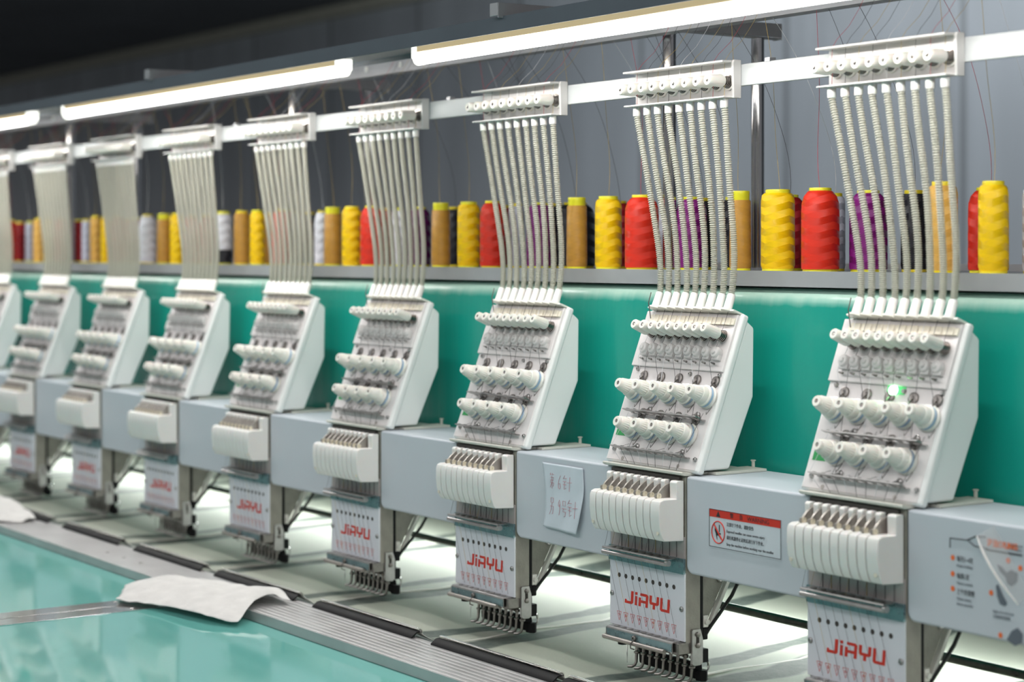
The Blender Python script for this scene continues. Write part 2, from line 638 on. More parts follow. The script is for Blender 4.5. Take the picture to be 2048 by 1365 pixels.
# ------------------------------------------------------------------ setting
wall = MB().box((-22, 4.0, 0), (6, 4.15, 3.2)).build('wall_back', 'wall')
tag(wall, kind='structure')
JZ = 1.27 + .2535 * (4.0 + 1.3553)
trim = MB().box((-22, 3.93, JZ - .03), (6, 3.999, JZ + .03)).build('trim_1', 'trim')
tag(trim, kind='structure')
ceil = MB().box((-22, -.6, JZ + .031), (6, 3.999, JZ + .12)).build('ceiling', 'ceil')
tag(ceil, kind='structure')
floor = MB().box((-22, -5, -.05), (6, 3.999, 0)).build('floor', 'floor')
tag(floor, kind='structure')

# ------------------------------------------------------------------ crossbeam, covers
XL, XR = -4.3, .62


def round_profile(y0, y1, z0, z1, r, n=8):
    p = [(y0, z0)]
    for i in range(n + 1):
        a = PI - (PI / 2) * i / n
        p.append((y0 + r + r * math.cos(a), z1 - r + r * math.sin(a)))
    p += [(y1, z1), (y1, z0)]
    return p


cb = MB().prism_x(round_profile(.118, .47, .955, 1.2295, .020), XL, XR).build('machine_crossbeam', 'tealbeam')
tag(cb, 'long teal enamelled crossbeam with rounded pale top running behind all the heads', 'crossbeam')


# beam covers: one bay left of each head, plus the one right of the first head
def bay(x0, x1, idx):
    w = x1 - x0
    t = empty('beam_cover', ((x0 + x1) / 2, 0, .9165))
    h = w / 2
    # rounded-corner front sheet, outline in (x,z)
    z0, z1 = 0.0, 1.0236 - .9165
    r = .010
    out = []
    for cx_, cz_, a0 in ((-h + r, z0 + r, PI), (h - r, z0 + r, 1.5 * PI)):
        for i in range(7):
            a = a0 + (PI / 2) * i / 6
            out.append((cx_ + r * math.cos(a), cz_ + r * math.sin(a)))
    out += [(h, z1), (-h, z1)]
    mb = MB()
    n = len(out)
    vs = [(x, 0, z) for x, z in out] + [(x, .112, z) for x, z in out]
    fs = [tuple(range(n)), tuple(range(2 * n - 1, n - 1, -1))] + [(i, (i + 1) % n, n + (i + 1) % n, n + i) for i in range(n)]
    mb.add(vs, fs)
    mb.build('cover_box', 'cover', t, bevel=.0032, bseg=3)
    return t


bays = []
rr = bay(.0006, .26, 0)
tag(rr, 'blue-grey beam cover carrying the oiling instructions, right of the nearest head', 'machine cover', 'beam covers between the heads')
bays.append(rr)
for k in range(NH - 1):
    b = bay(XC[k + 1] + .0676, XC[k] - .0672, k + 1)
    extra = {0: 'blue-grey beam cover with the red warning sticker, left of the nearest head', 1: 'blue-grey beam cover with a handwritten note stuck on it'}.get(
        k, 'plain blue-grey beam cover between the %s and %s heads from the right' % (ORD[k], ORD[min(k + 1, 9)]))
    tag(b, extra, 'machine cover', 'beam covers between the heads')
    bays.append(b)
b = bay(XC[8] - .25, XC[8] - .0672, 9)
tag(b, 'blue-grey beam cover at the far left end, beyond the ninth embroidery head', 'machine cover', 'beam covers between the heads')

# ------------------------------------------------------------------ embroidery head
GDX, GDY, GDZ = -.0175, .018, .0024
ZB = .79
H0 = T(0, 0, -ZB)
et = Vector((0, .3593, .9332))
en = Vector((0, -.9332, .3593))
FM = H0 @ Matrix(((1, 0, 0, 0), (0, et.y, en.y, .0045), (0, et.z, en.z, 1.026), (0, 0, 0, 1)))


def F(u, t, o=0.):
    return FM @ T(u, t, o)


RX = Matrix.Rotation(PI / 2, 4, 'Y')      # local z -> +x
RYF = Matrix.Rotation(PI / 2, 4, 'X')     # local z -> -y (front)
TXT = Matrix.Rotation(PI / 2, 4, 'X')     # text plane facing -y

q, v = .165, .20       # stroke widths of the maker's lettering, unit cell height 1
LOGO = {
    'J': (.66, [[(.44, 1.0), (.62, 1.0), (.62, .12), (.52, 0), (0, 0), (0, .30), (.12, .30), (.12, v), (.44, v)]]),
    'i': (.24, [[(.02, 0), (.02 + q, 0), (.02 + q, .70), (.02, .70)], [(.02, .80), (.02 + q, .80), (.02 + q, 1.0), (.02, 1.0)]]),
    'A': (.72, [[(0, 0), (q, 0), (q, .28), (.68 - q, .28), (.68 - q, 0), (.68, 0), (.68, .88), (.58, 1.0), (.10, 1.0), (.10, 1 - v), (.68 - q, 1 - v), (.68 - q, .48), (q, .48), (q, .66), (0, .66)]]),
    'Y': (.72, [[(0, 1.0), (q, 1.0), (q, .52), (.68 - q, .52), (.68 - q, 1.0), (.68, 1.0), (.68, .42), (.58, .32), (.34 + q / 2, .32), (.34 + q / 2, 0), (.34 - q / 2, 0), (.34 - q / 2, .32), (.10, .32), (0, .42)]]),
    'U': (.70, [[(0, 1.0), (q, 1.0), (q, v), (.68 - q, v), (.68 - q, 1.0), (.68, 1.0), (.68, 0), (.10, 0), (0, .12)]]),
}


def logo_mesh(mb, x0, z0, w, h, y0, y1):
    tot = sum(LOGO[c][0] for c in 'JiAYU') + .24
    sx_ = w / tot
    x = x0
    for c in 'JiAYU':
        cw, polys = LOGO[c]
        for p in polys:
            pts = [(x + (px + .05 * (pz - .5)) * sx_, z0 + pz * h) for px, pz in p]
            n = len(pts)
            vs = [(a, y0, b_) for a, b_ in pts] + [(a, y1, b_) for a, b_ in pts]
            fs = [tuple(range(n)), tuple(range(2 * n - 1, n - 1, -1))] + [(i, (i + 1) % n, n + (i + 1) % n, n + i) for i in range(n)]
            mb.add(vs, fs)
        x += (cw + .06) * sx_


def screw(mb, M, r=.0022, h=.0015, mi=0):
    mb.lathe([(r, 0), (r, h * .6), (r * .7, h), (r * .35, h), (r * .3, h * .45)], M, 12, mi=mi)


def knob_small(mb, M):
    prof = [(.0062, .0115), (.0067, .0135), (.0066, .017), (.0060, .0285), (.0058, .0322), (.0050, .0335), (.0022, .0335), (.0020, .0300)]
    mb.lathe(prof, M, 28, flute=.06, frange=(1, 3))


def spring_pack(mb, M, s=1.0):
    for k in range(5):
        h = .0022 + k * .0018
        r = (.0078 - .0006 * k) * s
        mb.lathe([(r * .6, h), (r, h + .0003), (r, h + .0009), (r * .6, h + .0012)], M, 18)
    mb.lathe([(.003 * s, 0), (.003 * s, .013)], M, 10)


def make_head():
    t = empty('embroidery_machine', (XC[0], 0, ZB))
    # ---- body behind the needle case
    mb = MB(H0)
    mb.box((-.0665, .0035, .9170), (.0665, .112, 1.0234))
    mb.build('head_arm', 'case', t, bevel=.002)
    mb = MB(H0)
    mb.prism_x([(.027, .935), (.112, .935), (.112, .925), (.070, .918), (.034, .852), (.027, .850)], -.045, .0600)
    mb.build('arm_casting', 'castside', t, bevel=.0015)
    mb = MB(H0)
    mb.prism_x([(.074, .922), (.0795, .922), (.040, .850), (.034, .850)], .0575, .0640)
    mb.build('casting_rib', 'ivory', t, bevel=.001)
    mb = MB(H0)
    screw(mb, T(.060, .055, .905) @ RX, .0045, .003)
    mb.build('casting_screw', 'steel', t)
    # ---- needle case: side housing, front plate
    mb = MB(H0)
    mb.box((-.0660, .0005, .8380), (.0668, .0215, 1.0225))
    mb.build('needle_case', 'castside', t, bevel=.001)
    mb = MB(H0)
    mb.box((-.0640, .0225, .8300), (.0655, .0262, .9150))
    mb.build('slide_rail', 'black', t)
    mb = MB(H0)
    mb.box((-.0672, -.0020, .8410), (.0675, .0003, .9170))
    pl = mb.build('name_plate', 'plate', t, bevel=.0006)
    mb = MB(H0)
    logo_mesh(mb, -.0385, .8688, .081, .0150, -.0023, -.0019)
    mb.build('maker_lettering', 'red', pl)
    for i in range(9):
        u = -.0495 + .01235 * i
        z = .8992
        mb = MB(H0)
        mb.lathe([(.0027, 0), (.0027, .0002)], T(u, -.0020, z) @ RYF, 16)
        mb.build('needle_bar_hole', 'darkslot', pl)
    for i in range(9):
        mb = MB(H0)
        u = -.0495 + .01235 * i
        zt, zb, hw = .8573, .8472, .0040
        lw = .0005
        A, B, C_ = (u - hw, zt), (u + hw, zt), (u, zb)
        for P, Q in ((A, B), (B, C_), (C_, A)):
            d = Vector((Q[0] - P[0], Q[1] - P[1])).normalized()
            nx, nz_ = -d.y * lw / 2, d.x * lw / 2
            mb.add([(P[0] + nx, -.0022, P[1] + nz_), (Q[0] + nx, -.0022, Q[1] + nz_), (Q[0] - nx, -.0022, Q[1] - nz_), (P[0] - nx, -.0022, P[1] - nz_)], [(0, 1, 2, 3)])
        mb.build('number_triangle', 'red', pl)
    for i in range(9):
        u = -.0495 + .01235 * i
        text_obj('needle_number', str(9 - i), .0052, H0 @ T(u, -.0022, .8538) @ TXT, 'red', pl, 'CENTER')
    for u in (-.0625, .0630):
        mb = MB(H0)
        screw(mb, T(u, -.002, .8768) @ RYF, .0030, .0022)
        mb.build('plate_screw', 'steel', pl)
    # ---- steel channel above the plate, threads and thread bar
    mb = MB(H0)
    mb.box((-.0660, -.0012, .9320), (.0665, .0006, .9560))
    mb.build('thread_window', M_['threadback'], t)
    mb = MB(H0)
    mb.box((-.0672, -.0036, .9155), (.0675, -.0006, .9325))
    for u in (-.062, 0.0, .061):
        screw(mb, T(u, -.0036, .9235) @ RYF, .0016, .0008)
    mb.build('thread_bar_bracket', 'bluegreen', t)
    mb = MB(H0)
    mb.box((-.0600, -.0175, .9310), (.0560, -.0030, .9322))
    mb.tube([(-.0600, -.0180, .9265), (.0560, -.0180, .9265)], .0024, 10)
    mb.tube([(-.0600, -.0180, .9315), (.0560, -.0180, .9315)], .0013, 8)
    for i in range(8):
        u = -.0510 + .0135 * i
        mb.lathe([(.0045, 0), (.0048, .0006), (.0036, .0012), (.002, .0012)], T(u, -.0105, .9322), 14)
    mb.lathe([(.0034, 0), (.0034, .004)], T(.0560, -.0180, .9280) @ RX, 12)
    mb.build('thread_guide_bar', 'steel', t)
    for i in range(9):
        u = -.0495 + .01235 * i
        mb = MB(H0)
        a = (u - .014, -.0060, .955)
        mb.tube([a, (u - .0155, -.0110, .9325), (u - .0150, -.0050, .914), (u + .006, -.0032, .8440)], .00017, 5)
        mb.tube([(u + .004, -.0016, .955), (u + .004, -.0016, .933)], .00035, 5)
        mb.build('needle_thread', 'threadd' if i not in (1, 5) else 'threadg', t)
    # ---- take-up lever cover (comb)
    low = [(-.0015, .9990), (-.030, .9992), (-.0345, .9975), (-.0362, .9935), (-.0366, .980), (-.0352, .967), (-.0318, .9575), (-.0290, .9535), (-.0015, .9520)]
    post = [(-.0015, .998), (-.0118, .998), (-.0122, 1.0165), (-.0105, 1.0185), (-.0015, 1.0185)]
    edges = [-.0615] + [-.0495 + .01235 * i for i in range(9)] + [.0665]
    mb = MB(H0)
    for i in range(10):
        a, b_ = edges[i] + .00060, edges[i + 1] - .00060
        mb.prism_x(low, a, b_)
        if i < 9:
            mb.prism_x(post, a + .0002, a + .0074)
        else:
            mb.prism_x(post, a + .0040, b_)
    mb.build('take_up_cover', 'white', t, bevel=.0010, bseg=2)
    mb = MB(H0)
    inner = [(y * .94 - .0008, .975 + (z - .975) * .95) for y, z in low]
    mb.prism_x(inner, -.0605, .0655)
    mb.box((-.0610, -.0045, .995), (.0610, -.0012, 1.0222))
    mb.build('cover_core', 'darkslot', t)
    for px_, z in ((-.0570, .9625), (.0605, .9625)):
        mb = MB(H0)
        mb.lathe([(.0021, 0), (.0021, .0006)], T(px_, -.0340, z) @ RYF, 12)
        mb.build('cover_screw', 'felt', t)
    for i in range(9):
        u = -.0495 + .01235 * i + .0002
        mb = MB(H0)
        pts = [(-.004, 1.0155), (-.0095, 1.0145), (-.0150, 1.0125), (-.0205, 1.0085), (-.0245, 1.0045)]
        for k in range(7):
            a = PI * .80 + k * PI / 6.2
            pts.append((-.0240 + .0042 * math.cos(a), 1.0015 + .0042 * math.sin(a)))
        pts += [(-.0180, .9985), (-.004, .9985)]
        mb.prism_x(pts, u - .0022, u + .0004)
        lv = mb.build('take_up_lever', 'lever', t)
        mb = MB(H0)
        mb.lathe([(.0024, 0), (.0027, .0004), (.0027, .0009), (.0012, .0010), (.0010, .0004)], T(u + .0003, -.0240, 1.0015) @ RX @ Matrix.Diagonal((1.25, 1.25, 1, 1)), 16)
        mb.build('lever_eyelet', 'brass', lv)
    # ---- tray under the tension case
    mb = MB(H0)
    mb.prism_x([(-.0060, 1.0285), (-.0072, 1.0275), (-.0068, 1.0252), (-.003, 1.0238), (.092, 1.0238), (.092, 1.0262), (.004, 1.0268)], -.0750, .0690)
    mb.box((.0500, .030, 1.0238), (.0830, .105, 1.0268))
    mb.lathe([(.002, 0), (.002, .007), (.0032, .007), (.0032, .0085)], T(.0600, .105, 1.0262), 10)
    mb.build('case_tray', 'tray', t, bevel=.0006)
    # ---- tension case
    mb = MB(H0)
    mb.prism_x([(.0120, 1.0290), (.0790, 1.1935), (.0899, 1.1850), (.0885, 1.1080), (.0530, 1.0290)], -.0850, .0795)
    cs = mb.build('tension_case', 'case', t, bevel=.0030, bseg=3)
    mb = MB(FM)
    mb.box((-.0870, .0015, -.010), (.0815, .1885, 0))
    mb.build('case_front_frame', 'case', cs, bevel=.0035, bseg=3)
    mb = MB(FM)
    mb.box((-.0830, .0040, -.001), (.0755, .1175, .0008))
    fp = mb.build('face_panel', 'panel', t, bevel=.0005)
    mb = MB(FM)
    mb.box((-.0860, .1178, -.001), (.0765, .1860, .0034))
    mb.build('upper_face_panel', 'panel', t, bevel=.0012)
    for u, tt, r in ((-.073, .1143, .0026), (.073, .1143, .0026), (-.0728, .0163, .0026), (.0728, .0163, .0026), (.0225, .1130, .0026)):
        mb = MB(FM)
        screw(mb, T(u, tt, .0008), r, .003)
        mb.build('panel_screw', 'steel', fp)
    for u in (-.0540, .0464):
        mb = MB(FM)
        mb.lathe([(.0024, 0), (.0024, .0003)], T(u, .0066, .0008), 12)
        mb.build('panel_rivet', 'lever', fp)
    # lip with scallops holding the connectors
    mb = MB(FM)
    mb.box((-.0760, .1865, -.004), (.0770, .1890, .0120))
    for i in range(9):
        mb.lathe([(.0075, .1865), (.0075, .1890)], T((i - 4) * .016, 0, .010) @ Matrix.Rotation(-PI / 2, 4, 'X'), 16)
    mb.build('connector_lip', 'ivory', t, bevel=.0005)
    mb = MB(FM)
    mb.box((-.0745, .1725, .003), (.0755, .1805, .0055))
    for i in range(9):
        mb.box(((i - 4) * .016 - .0066, .1722, .0055), ((i - 4) * .016 + .0066, .1808, .0066))
    mb.build('felt_strip', 'felt', t, bevel=.0006)
    # small knob row, beads, hooks
    for i in range(9):
        u = (i - 4) * .0156 + .0025
        Mx = T(u, .1585, .0034)
        mb = MB(FM)
        knob_small(mb, Mx)
        kb = mb.build('thread_knob', 'knobw', t)
        mb = MB(FM)
        spring_pack(mb, Mx, .92)
        mb.lathe([(.0017, .0300), (.0017, .0335), (.0010, .0336)], Mx, 10)
        mb.build('disc_spring', 'spring', kb)
    for i in range(9):
        u = (i - 4) * .016
        mb = MB(FM)
        mb.lathe([(.0060, 0), (.0066, .001), (.0068, .006), (.0058, .0085), (.0030, .0090), (.0026, .0105), (.0010, .0108)], T(u, .1385, .0034), 18)
        mb.box((u - .0062, .1300, .0034), (u + .0062, .1380, .0090))
        mb.build('thread_sensor_wheel', 'clear', t, bevel=.0006)
        mb = MB(FM)
        mb.tube([(u - .0030, .1262, .0034), (u - .0030, .1262, .0085), (u + .0052, .1250, .0105)], .0009, 7)
        mb.build('sensor_wire', 'darksteel', t)
    # large tension dials
    rows = [[(-.0630 + .032 * k, .0875) for k in range(5)], [(-.0450 + .032 * k, .0425) for k in range(4)]]
    for row in rows:
        for (u, tt) in row:
            Mx = T(u, tt, .0008)
            mb = MB(FM)
            mb.lathe([(.0120, 0), (.0134, .0006), (.0137, .0022), (.0124, .0030), (.0118, .0044)], Mx, 28)
            mb.lathe([(.0112, .0070), (.0126, .0078), (.0122, .0090), (.0106, .0098), (.0102, .0150), (.0096, .0162), (.0088, .0166)], Mx, 28)
            mb.lathe([(.0086, .0160), (.0091, .0172), (.0088, .0185), (.0074, .0268), (.0064, .0276), (.0062, .0300), (.0055, .0312), (.0024, .0312), (.0022, .0275)], Mx, 40, flute=.07, frange=(1, 3))
            dl = mb.build('tension_dial', 'knobw', t)
            mb = MB(FM)
            mb.lathe([(.0116, .0040), (.0124, .0046), (.0126, .0068), (.0114, .0074)], Mx, 28)
            mb.build('blue_ring', 'blue', dl)
            mb = MB(FM)
            # check spring loop and chrome eyelet cap above the dial
            Me = T(u + .0042, tt + .0190, .0008)
            mb.lathe([(.0058, 0), (.0066, .0007), (.0062, .0020), (.0040, .0026), (.0020, .0020)], Me, 20)
            mb.tube([(u + .0042, tt + .019, .002), (u + .0055, tt + .014, .0065), (u + .003, tt + .010, .0065)], .0008, 6)
            mb.build('check_spring', 'darksteel', dl)
            mb = MB(FM)
            mb.tube([(u + .0120, tt - .010, .003), (u + .0115, tt - .0175, .006), (u + .0100, tt - .0205, .0065), (u + .0085, tt - .0175, .006)], .0004, 6)
            mb.build('wire_loop', 'darksteel', dl)
            mb = MB(FM)
            mb.lathe([(.0018, .0270), (.0018, .0306), (.0008, .0306)], Mx, 10)
            mb.build('dial_pin', 'darksteel', dl)
    # perforated thread bars
    for tt, u0, u1 in ((.0605, -.0600, .0715), (.0160, -.0630, .0640)):
        mb = MB(FM)
        mb.box((u0, tt, .0100), (u1, tt + .0012, .0175))
        for k in range(10):
            u = u0 + .006 + k * (u1 - u0 - .012) / 9
            mb.box((u - .0022, tt, .0030), (u + .0012, tt + .0012, .0105))
            mb.lathe([(.0021, .0012), (.0026, .0018), (.0019, .0024), (.0010, .0018)], T(u, tt, .0138) @ Matrix.Rotation(-PI / 2, 4, 'X'), 10)
        mb.box((u0, tt - .0002, .0020), (u1, tt + .0014, .0036))
        for u in (u0 + .030, u1 - .016):
            mb.prism_x([(tt, .0035), (tt, .014), (tt + .009, .0015), (tt + .009, .0008)], u - .001, u + .001)
            mb.lathe([(.0034, 0), (.0034, .0018), (.002, .0026)], T(u, tt + .0065, .0008), 12)
        mb.build('thread_comb_bar', 'steel', t)
    # fine threads over the face
    for i in range(9):
        u = (i - 4) * .016
        mb = MB(FM)
        k = i // 2
        if i % 2 == 0:
            ue, te = -.064 + .032 * k + .004, .1035
        else:
            ue, te = -.048 + .032 * k + .004, .0585
        v = -.0495 + .01235 * i
        mb.tube([(u, .187, .008), (u + .001, .150, .010), (u - .003, .1262, .0115), (ue, te, .0045)], .00026, 5)
        mb.tube([(ue, te - .035, .005), (ue - .004, .017, .014), (v, .001, .004)], .00026, 5)
        mb.build('face_thread', 'threadd' if i % 3 else 'threadw', t)
    mb = MB(FM)
    mb.tube([(-.0655, .174, .011), (-.0662, .1900, .020), (-.0655, .203, .0215)], .0006, 6)
    mb.build('upright_needle', 'darksteel', t)
    # green inspection sticker
    mb = MB(FM)
    mb.box((-.0790, .0330, .0008), (-.0600, .0430, .0011))
    mb.build('inspection_sticker', 'green', fp)
    # ---- spiral tubes with connectors, from the guide unit down to the case
    P1base = Vector((0, .0045, 1.026)) + et * .2060 + en * .010
    for i in range(9):
        u0, u1 = -.003 + (i - 4) * .0198, (i - 4) * .016
        u0 += GDX
        A = Vector((u0, .0450 + GDY, 1.4305 + GDZ))
        B = Vector((u1, P1base.y, P1base.z))
        ta = (B - A) * .33 + Vector((.0015, .001, -.004))
        C1 = A + ta
        C2 = B + et * .030 + (A - B) * .12
        n = 344
        pts, rs = [], []
        for k in range(n + 1):
            s_ = k / n
            p = A * (1 - s_) ** 3 + C1 * 3 * s_ * (1 - s_) ** 2 + C2 * 3 * s_ * s_ * (1 - s_) + B * s_ ** 3
            p.x += .0007 * math.sin(s_ * 9 + i * 1.7)
            pts.append(p)
            rs.append((.0040, .0041, .0030, .0029)[k % 4])
        mb = MB(H0)
        mb.tube(pts, rs, 8)
        mb.mi = [1 if (q // 8) % 4 == 2 else 0 for q in range(len(mb.f))]
        tb_ = mb.build('thread_tube', ['tube', 'tubegap'], t, sharp=50)
        mb = MB(H0)
        mb.lathe([(.0042, 0), (.0046, .001), (.0046, .0115), (.0040, .0125)], T(u0, .0450 + GDY, 1.4295 + GDZ), 16)
        mb.build('upper_connector', 'white', tb_)
        mb = MB(FM)
        mb.lathe([(.0060, .1888), (.0052, .1900), (.0046, .2060), (.0040, .2070)], T(u1, 0, .010) @ Matrix.Rotation(-PI / 2, 4, 'X'), 16)
        mb.build('lower_connector', 'white', tb_)
    # ---- lower mechanism: steel guide, clamp wire, needle clamps, presser feet
    mb = MB(H0)
    prof = [(-.0015, .8415), (-.0125, .8415), (-.0140, .8400), (-.0140, .8290), (-.0128, .8290), (-.0128, .8395), (-.0015, .8400)]
    mb.prism_x(prof, -.0580, .0610)
    mb.box((-.0600, -.0138, .8395), (-.0588, -.0015, .8300))
    for i in range(9):
        u = -.0495 + .01235 * i
        mb.lathe([(.0034, 0), (.0037, .0006), (.0026, .0012), (.0012, .0008)], T(u + .002, -.0070, .8415), 12)
    mb.build('lower_guide_rail', 'steel', t, bevel=.0005)
    mb = MB(H0)
    mb.box((-.0570, -.0144, .8300), (.0600, -.0139, .8385))
    mb.build('guide_rail_face', 'bluegreen', t)
    mb = MB(H0)
    mb.tube([(-.0600, -.0165, .8290), (.0500, -.0165, .8290)], .0026, 10)
    mb.tube([(-.0600, -.0165, .8290), (-.0625, -.013, .8290), (-.0625, -.006, .8300)], .0024, 10)
    mb.build('thread_clamp_rod', 'lever', t)
    mb = MB(H0)
    screw(mb, T(-.0050, -.0144, .8350) @ RYF, .0032, .0030)
    mb.tube([(-.0050, -.0175, .8320), (-.0060, -.0200, .8290), (-.0055, -.0200, .8240), (-.0040, -.0160, .8225)], .0007, 6)
    mb.build('clamp_screw', 'darksteel', t)
    mb = MB(H0)
    mb.box((.0560, -.0110, .8270), (.0670, .0120, .8405))
    mb.box((-.0600, .0040, .8280), (.0660, .0200, .8380))
    mb.build('lower_housing', 'darksteel', t, bevel=.0012)
    mb = MB(H0)
    mb.lathe([(.0058, 0), (.0058, .006), (.004, .008)], T(-.044, -.001, .8205), 14)
    mb.build('left_stop', 'black', t)
    for i in range(9):
        u = -.0495 + .01235 * i
        y = .0150
        mb = MB(H0)
        mb.lathe([(.0030, .8190), (.0034, .8200), (.0034, .8225), (.0020, .8230), (.0020, .8290)], T(u, y, 0), 12)
        mb.box((u - .0048, y - .0055, .8205), (u + .0010, y - .0010, .8222))
        mb.lathe([(.0014, 0), (.0014, .006), (.0020, .0065), (.0020, .0085)], T(u, y - .002, .8235) @ RYF, 8)
        cl = mb.build('needle_clamp', 'darksteel', t)
        if i == 0:
            mb = MB(H0)
            mb.lathe([(.0004, .7960), (.0007, .8050), (.0009, .8180)], T(u - .0035, y - .003, 0), 8)
            mb.build('needle', 'chrome', cl)
        mb = MB(H0)
        x1 = u + .0075
        mb.tube([(x1, y + .003, .8300), (x1, y + .003, .8160), (x1 - .0002, y + .0025, .8060), (x1 - .0004, y + .002, .7980), (x1 - .0016, y + .001, .7945), (x1 - .0045, y - .0010, .7925), (x1 - .0085, y - .0040, .7922)],
                [.0020, .0020, .0019, .0018, .0018, .0018, .0015], 10)
        mb.lathe([(.0030, .8080), (.0036, .8086), (.0036, .8104), (.0024, .8110)], T(x1, y + .0028, 0), 12)
        mb.lathe([(.0028, .8190), (.0034, .8196), (.0034, .8212), (.0024, .8218)], T(x1, y + .0028, 0), 12)
        mb.build('presser_foot', 'footsteel', t)
    mb = MB(H0)
    mb.prism_x([(.0225, .8140), (.0330, .8120), (.0345, .7990), (.0300, .7930), (.0240, .7960)], -.0460, .0560)
    mb.prism_z([(.0560, .0225), (.0640, .0240), (.0680, .0290), (.0640, .0345), (.0560, .0345)], .7935, .8060)
    mb.build('needle_plate_guard', 'black', t, bevel=.0015)
    mb = MB(H0)
    pts = []
    for k in range(9):
        a = -PI * .35 + PI * 1.25 * k / 8
        pts.append((.0620, .0290 + .0085 * math.cos(a), .8100 + .0085 * math.sin(a)))
    mb.tube(pts, [.0008 + .0009 * math.sin(PI * k / 8) for k in range(9)], 8)
    mb.build('thread_catcher', 'chrome', t)
    mb = MB(H0)
    mb.prism_x([(.0070, .8160), (.0105, .8135), (.0190, .8135), (.0225, .8165), (.0225, .8430), (.0190, .8540), (.0085, .8540), (.0070, .8525)], .0668, .0700)
    sb = mb.build('side_bracket', 'steel', t, bevel=.0005)
    mb = MB(H0)
    mb.box((.0699, .0128, .8340), (.0703, .0168, .8500))
    mb.build('bracket_slot', 'darkslot', sb)
    for z in (.8480, .8360):
        mb = MB(H0)
        mb.lathe([(.0030, 0), (.0030, .0015), (.0015, .0019)], T(.0700, .0148, z) @ RX, 12)
        mb.build('bracket_screw', 'darksteel', sb)
    mb = MB(H0)
    mb.box((.0560, .0240, .8150), (.0672, .0330, .8300))
    mb.box((.0600, .0262, .8400), (.0660, .0330, .8530))
    mb.build('trimmer_block', 'black', t, bevel=.001)
    mb = MB(H0)
    mb.box((.0610, .0265, .8540), (.0665, .0330, .8670))
    mb.lathe([(.003, 0), (.003, .003)], T(.0665, .0300, .8600) @ RX, 12)
    mb.build('cable_clip', 'ivory', t)
    mb = MB(H0)
    mb.tube([(.0640, .0860, .9200), (.0650, .0820, .9050), (.0655, .0680, .8850), (.0650, .0500, .8660), (.0645, .0360, .8520), (.0640, .0300, .8440)], .0021, 8)
    mb.build('sensor_cable', 'cable', t)
    return t


def threadback():
    m = mat('thread_reflection_tone', (.42, .37, .36), .3, noise=.3, nscale=12)  # brownish tone stands for threads reflected in the steel plate
    return m


M_['threadback'] = threadback()
head = make_head()
heads = [head]
for k in range(1, NH):
    h = copy_tree(head)
    h.location.x = XC[k]
    heads.append(h)
HEADL = ['white nine-needle embroidery head with a glowing green indicator, closest to the right edge',
         'white embroidery head in sharp focus between the warning sticker and the handwritten note',
         'white embroidery head directly left of the handwritten paper note',
         'fourth white embroidery head from the right, just right of a plain cover',
         'fifth white embroidery head from the right, above the end of the folded backing',
         'sixth white embroidery head from the right, soft focus, above the folded backing piece',
         'seventh white embroidery head from the right, blurred, left of the sixth',
         'eighth blurred white embroidery head from the right, last one seen nearly whole',
         'farthest white embroidery head, cut off by the left edge of the photo']
for h, lb in zip(heads, HEADL):
    tag(h, lb, 'embroidery machine', 'embroidery heads in the row')
# lit indicator on the nearest head
mb = MB(FM)
mb.box((-.0010, .1095, .0008), (.0235, .1195, .0014))
ip = mb.build('indicator_pane', 'greenpane', heads[0])
mb = MB(FM)
mb.lathe([(.0052, 0), (.0050, .0020), (.0036, .0040), (.0012, .0050)], T(.0085, .1130, .0014), 20)
mb.build('indicator_lamp', 'greenled', ip)


# ------------------------------------------------------------------ upper guide units
def make_guide():
    t = empty('thread_guide_unit', (XC[0] + GDX, GDY, 1.44 + GDZ))
    G0 = T(0, 0, -1.44)
    mb = MB(G0)
    mb.box((-.0950, .0530, 1.4420), (.0850, .0575, 1.4820))
    mb.box((-.0965, .0360, 1.4405), (.0850, .0560, 1.4425))
    mb.prism_x([(.0345, 1.4800), (.0345, 1.4825), (.0575, 1.4835), (.0575, 1.4810)], -.0965, .0850)
    mb.prism_x([(.0490, 1.4405), (.0480, 1.4800), (.0500, 1.4835), (.0600, 1.4835), (.0600, 1.4405)], .0840, .0880)
    mb.build('guide_bracket', 'guidewhite', t, bevel=.0008)
    for i in range(9):
        u = -.003 + (i - 4) * .0198
        Mx = T(u, .0530, 1.4600) @ RYF @ Matrix.Diagonal((1.08, 1.08, 1, 1))
        mb = MB(G0)
        knob_small(mb, Mx)
        mb.lathe([(.0095, 0), (.0095, .0022), (.0085, .0026)], Mx, 20)
        kb = mb.build('tension_knob', 'knobw', t)
        mb = MB(G0)
        spring_pack(mb, Mx, 1.0)
        mb.lathe([(.0017, .0300), (.0017, .0335), (.0010, .0336)], Mx, 10)
        mb.build('knob_spring', 'spring', kb)
    cols = ['threadr', 'threadd', 'threadg', 'threadd', 'threadw', 'threadg', 'threadd', 'threadr', 'threadg']
    for i in range(9):
        u = -.003 + (i - 4) * .0198
        mb = MB(G0)
        dx = -.012 - .004 * math.sin(i * 2.3)
        mb.tube([(u + dx, .1290 - GDY, 1.5530), (u + dx * .75 + .002, .0930, 1.5290), (u + dx * .5, .0760, 1.5080), (u + dx * .1, .0540, 1.4920), (u, .0460, 1.4830), (u, .0450, 1.4700)], .00022, 5)
        mb.tube([(u + .002, .0440, 1.4560), (u, .0450, 1.4420)], .0003, 5)
        mb.build('incoming_thread', cols[i], t)
    return t


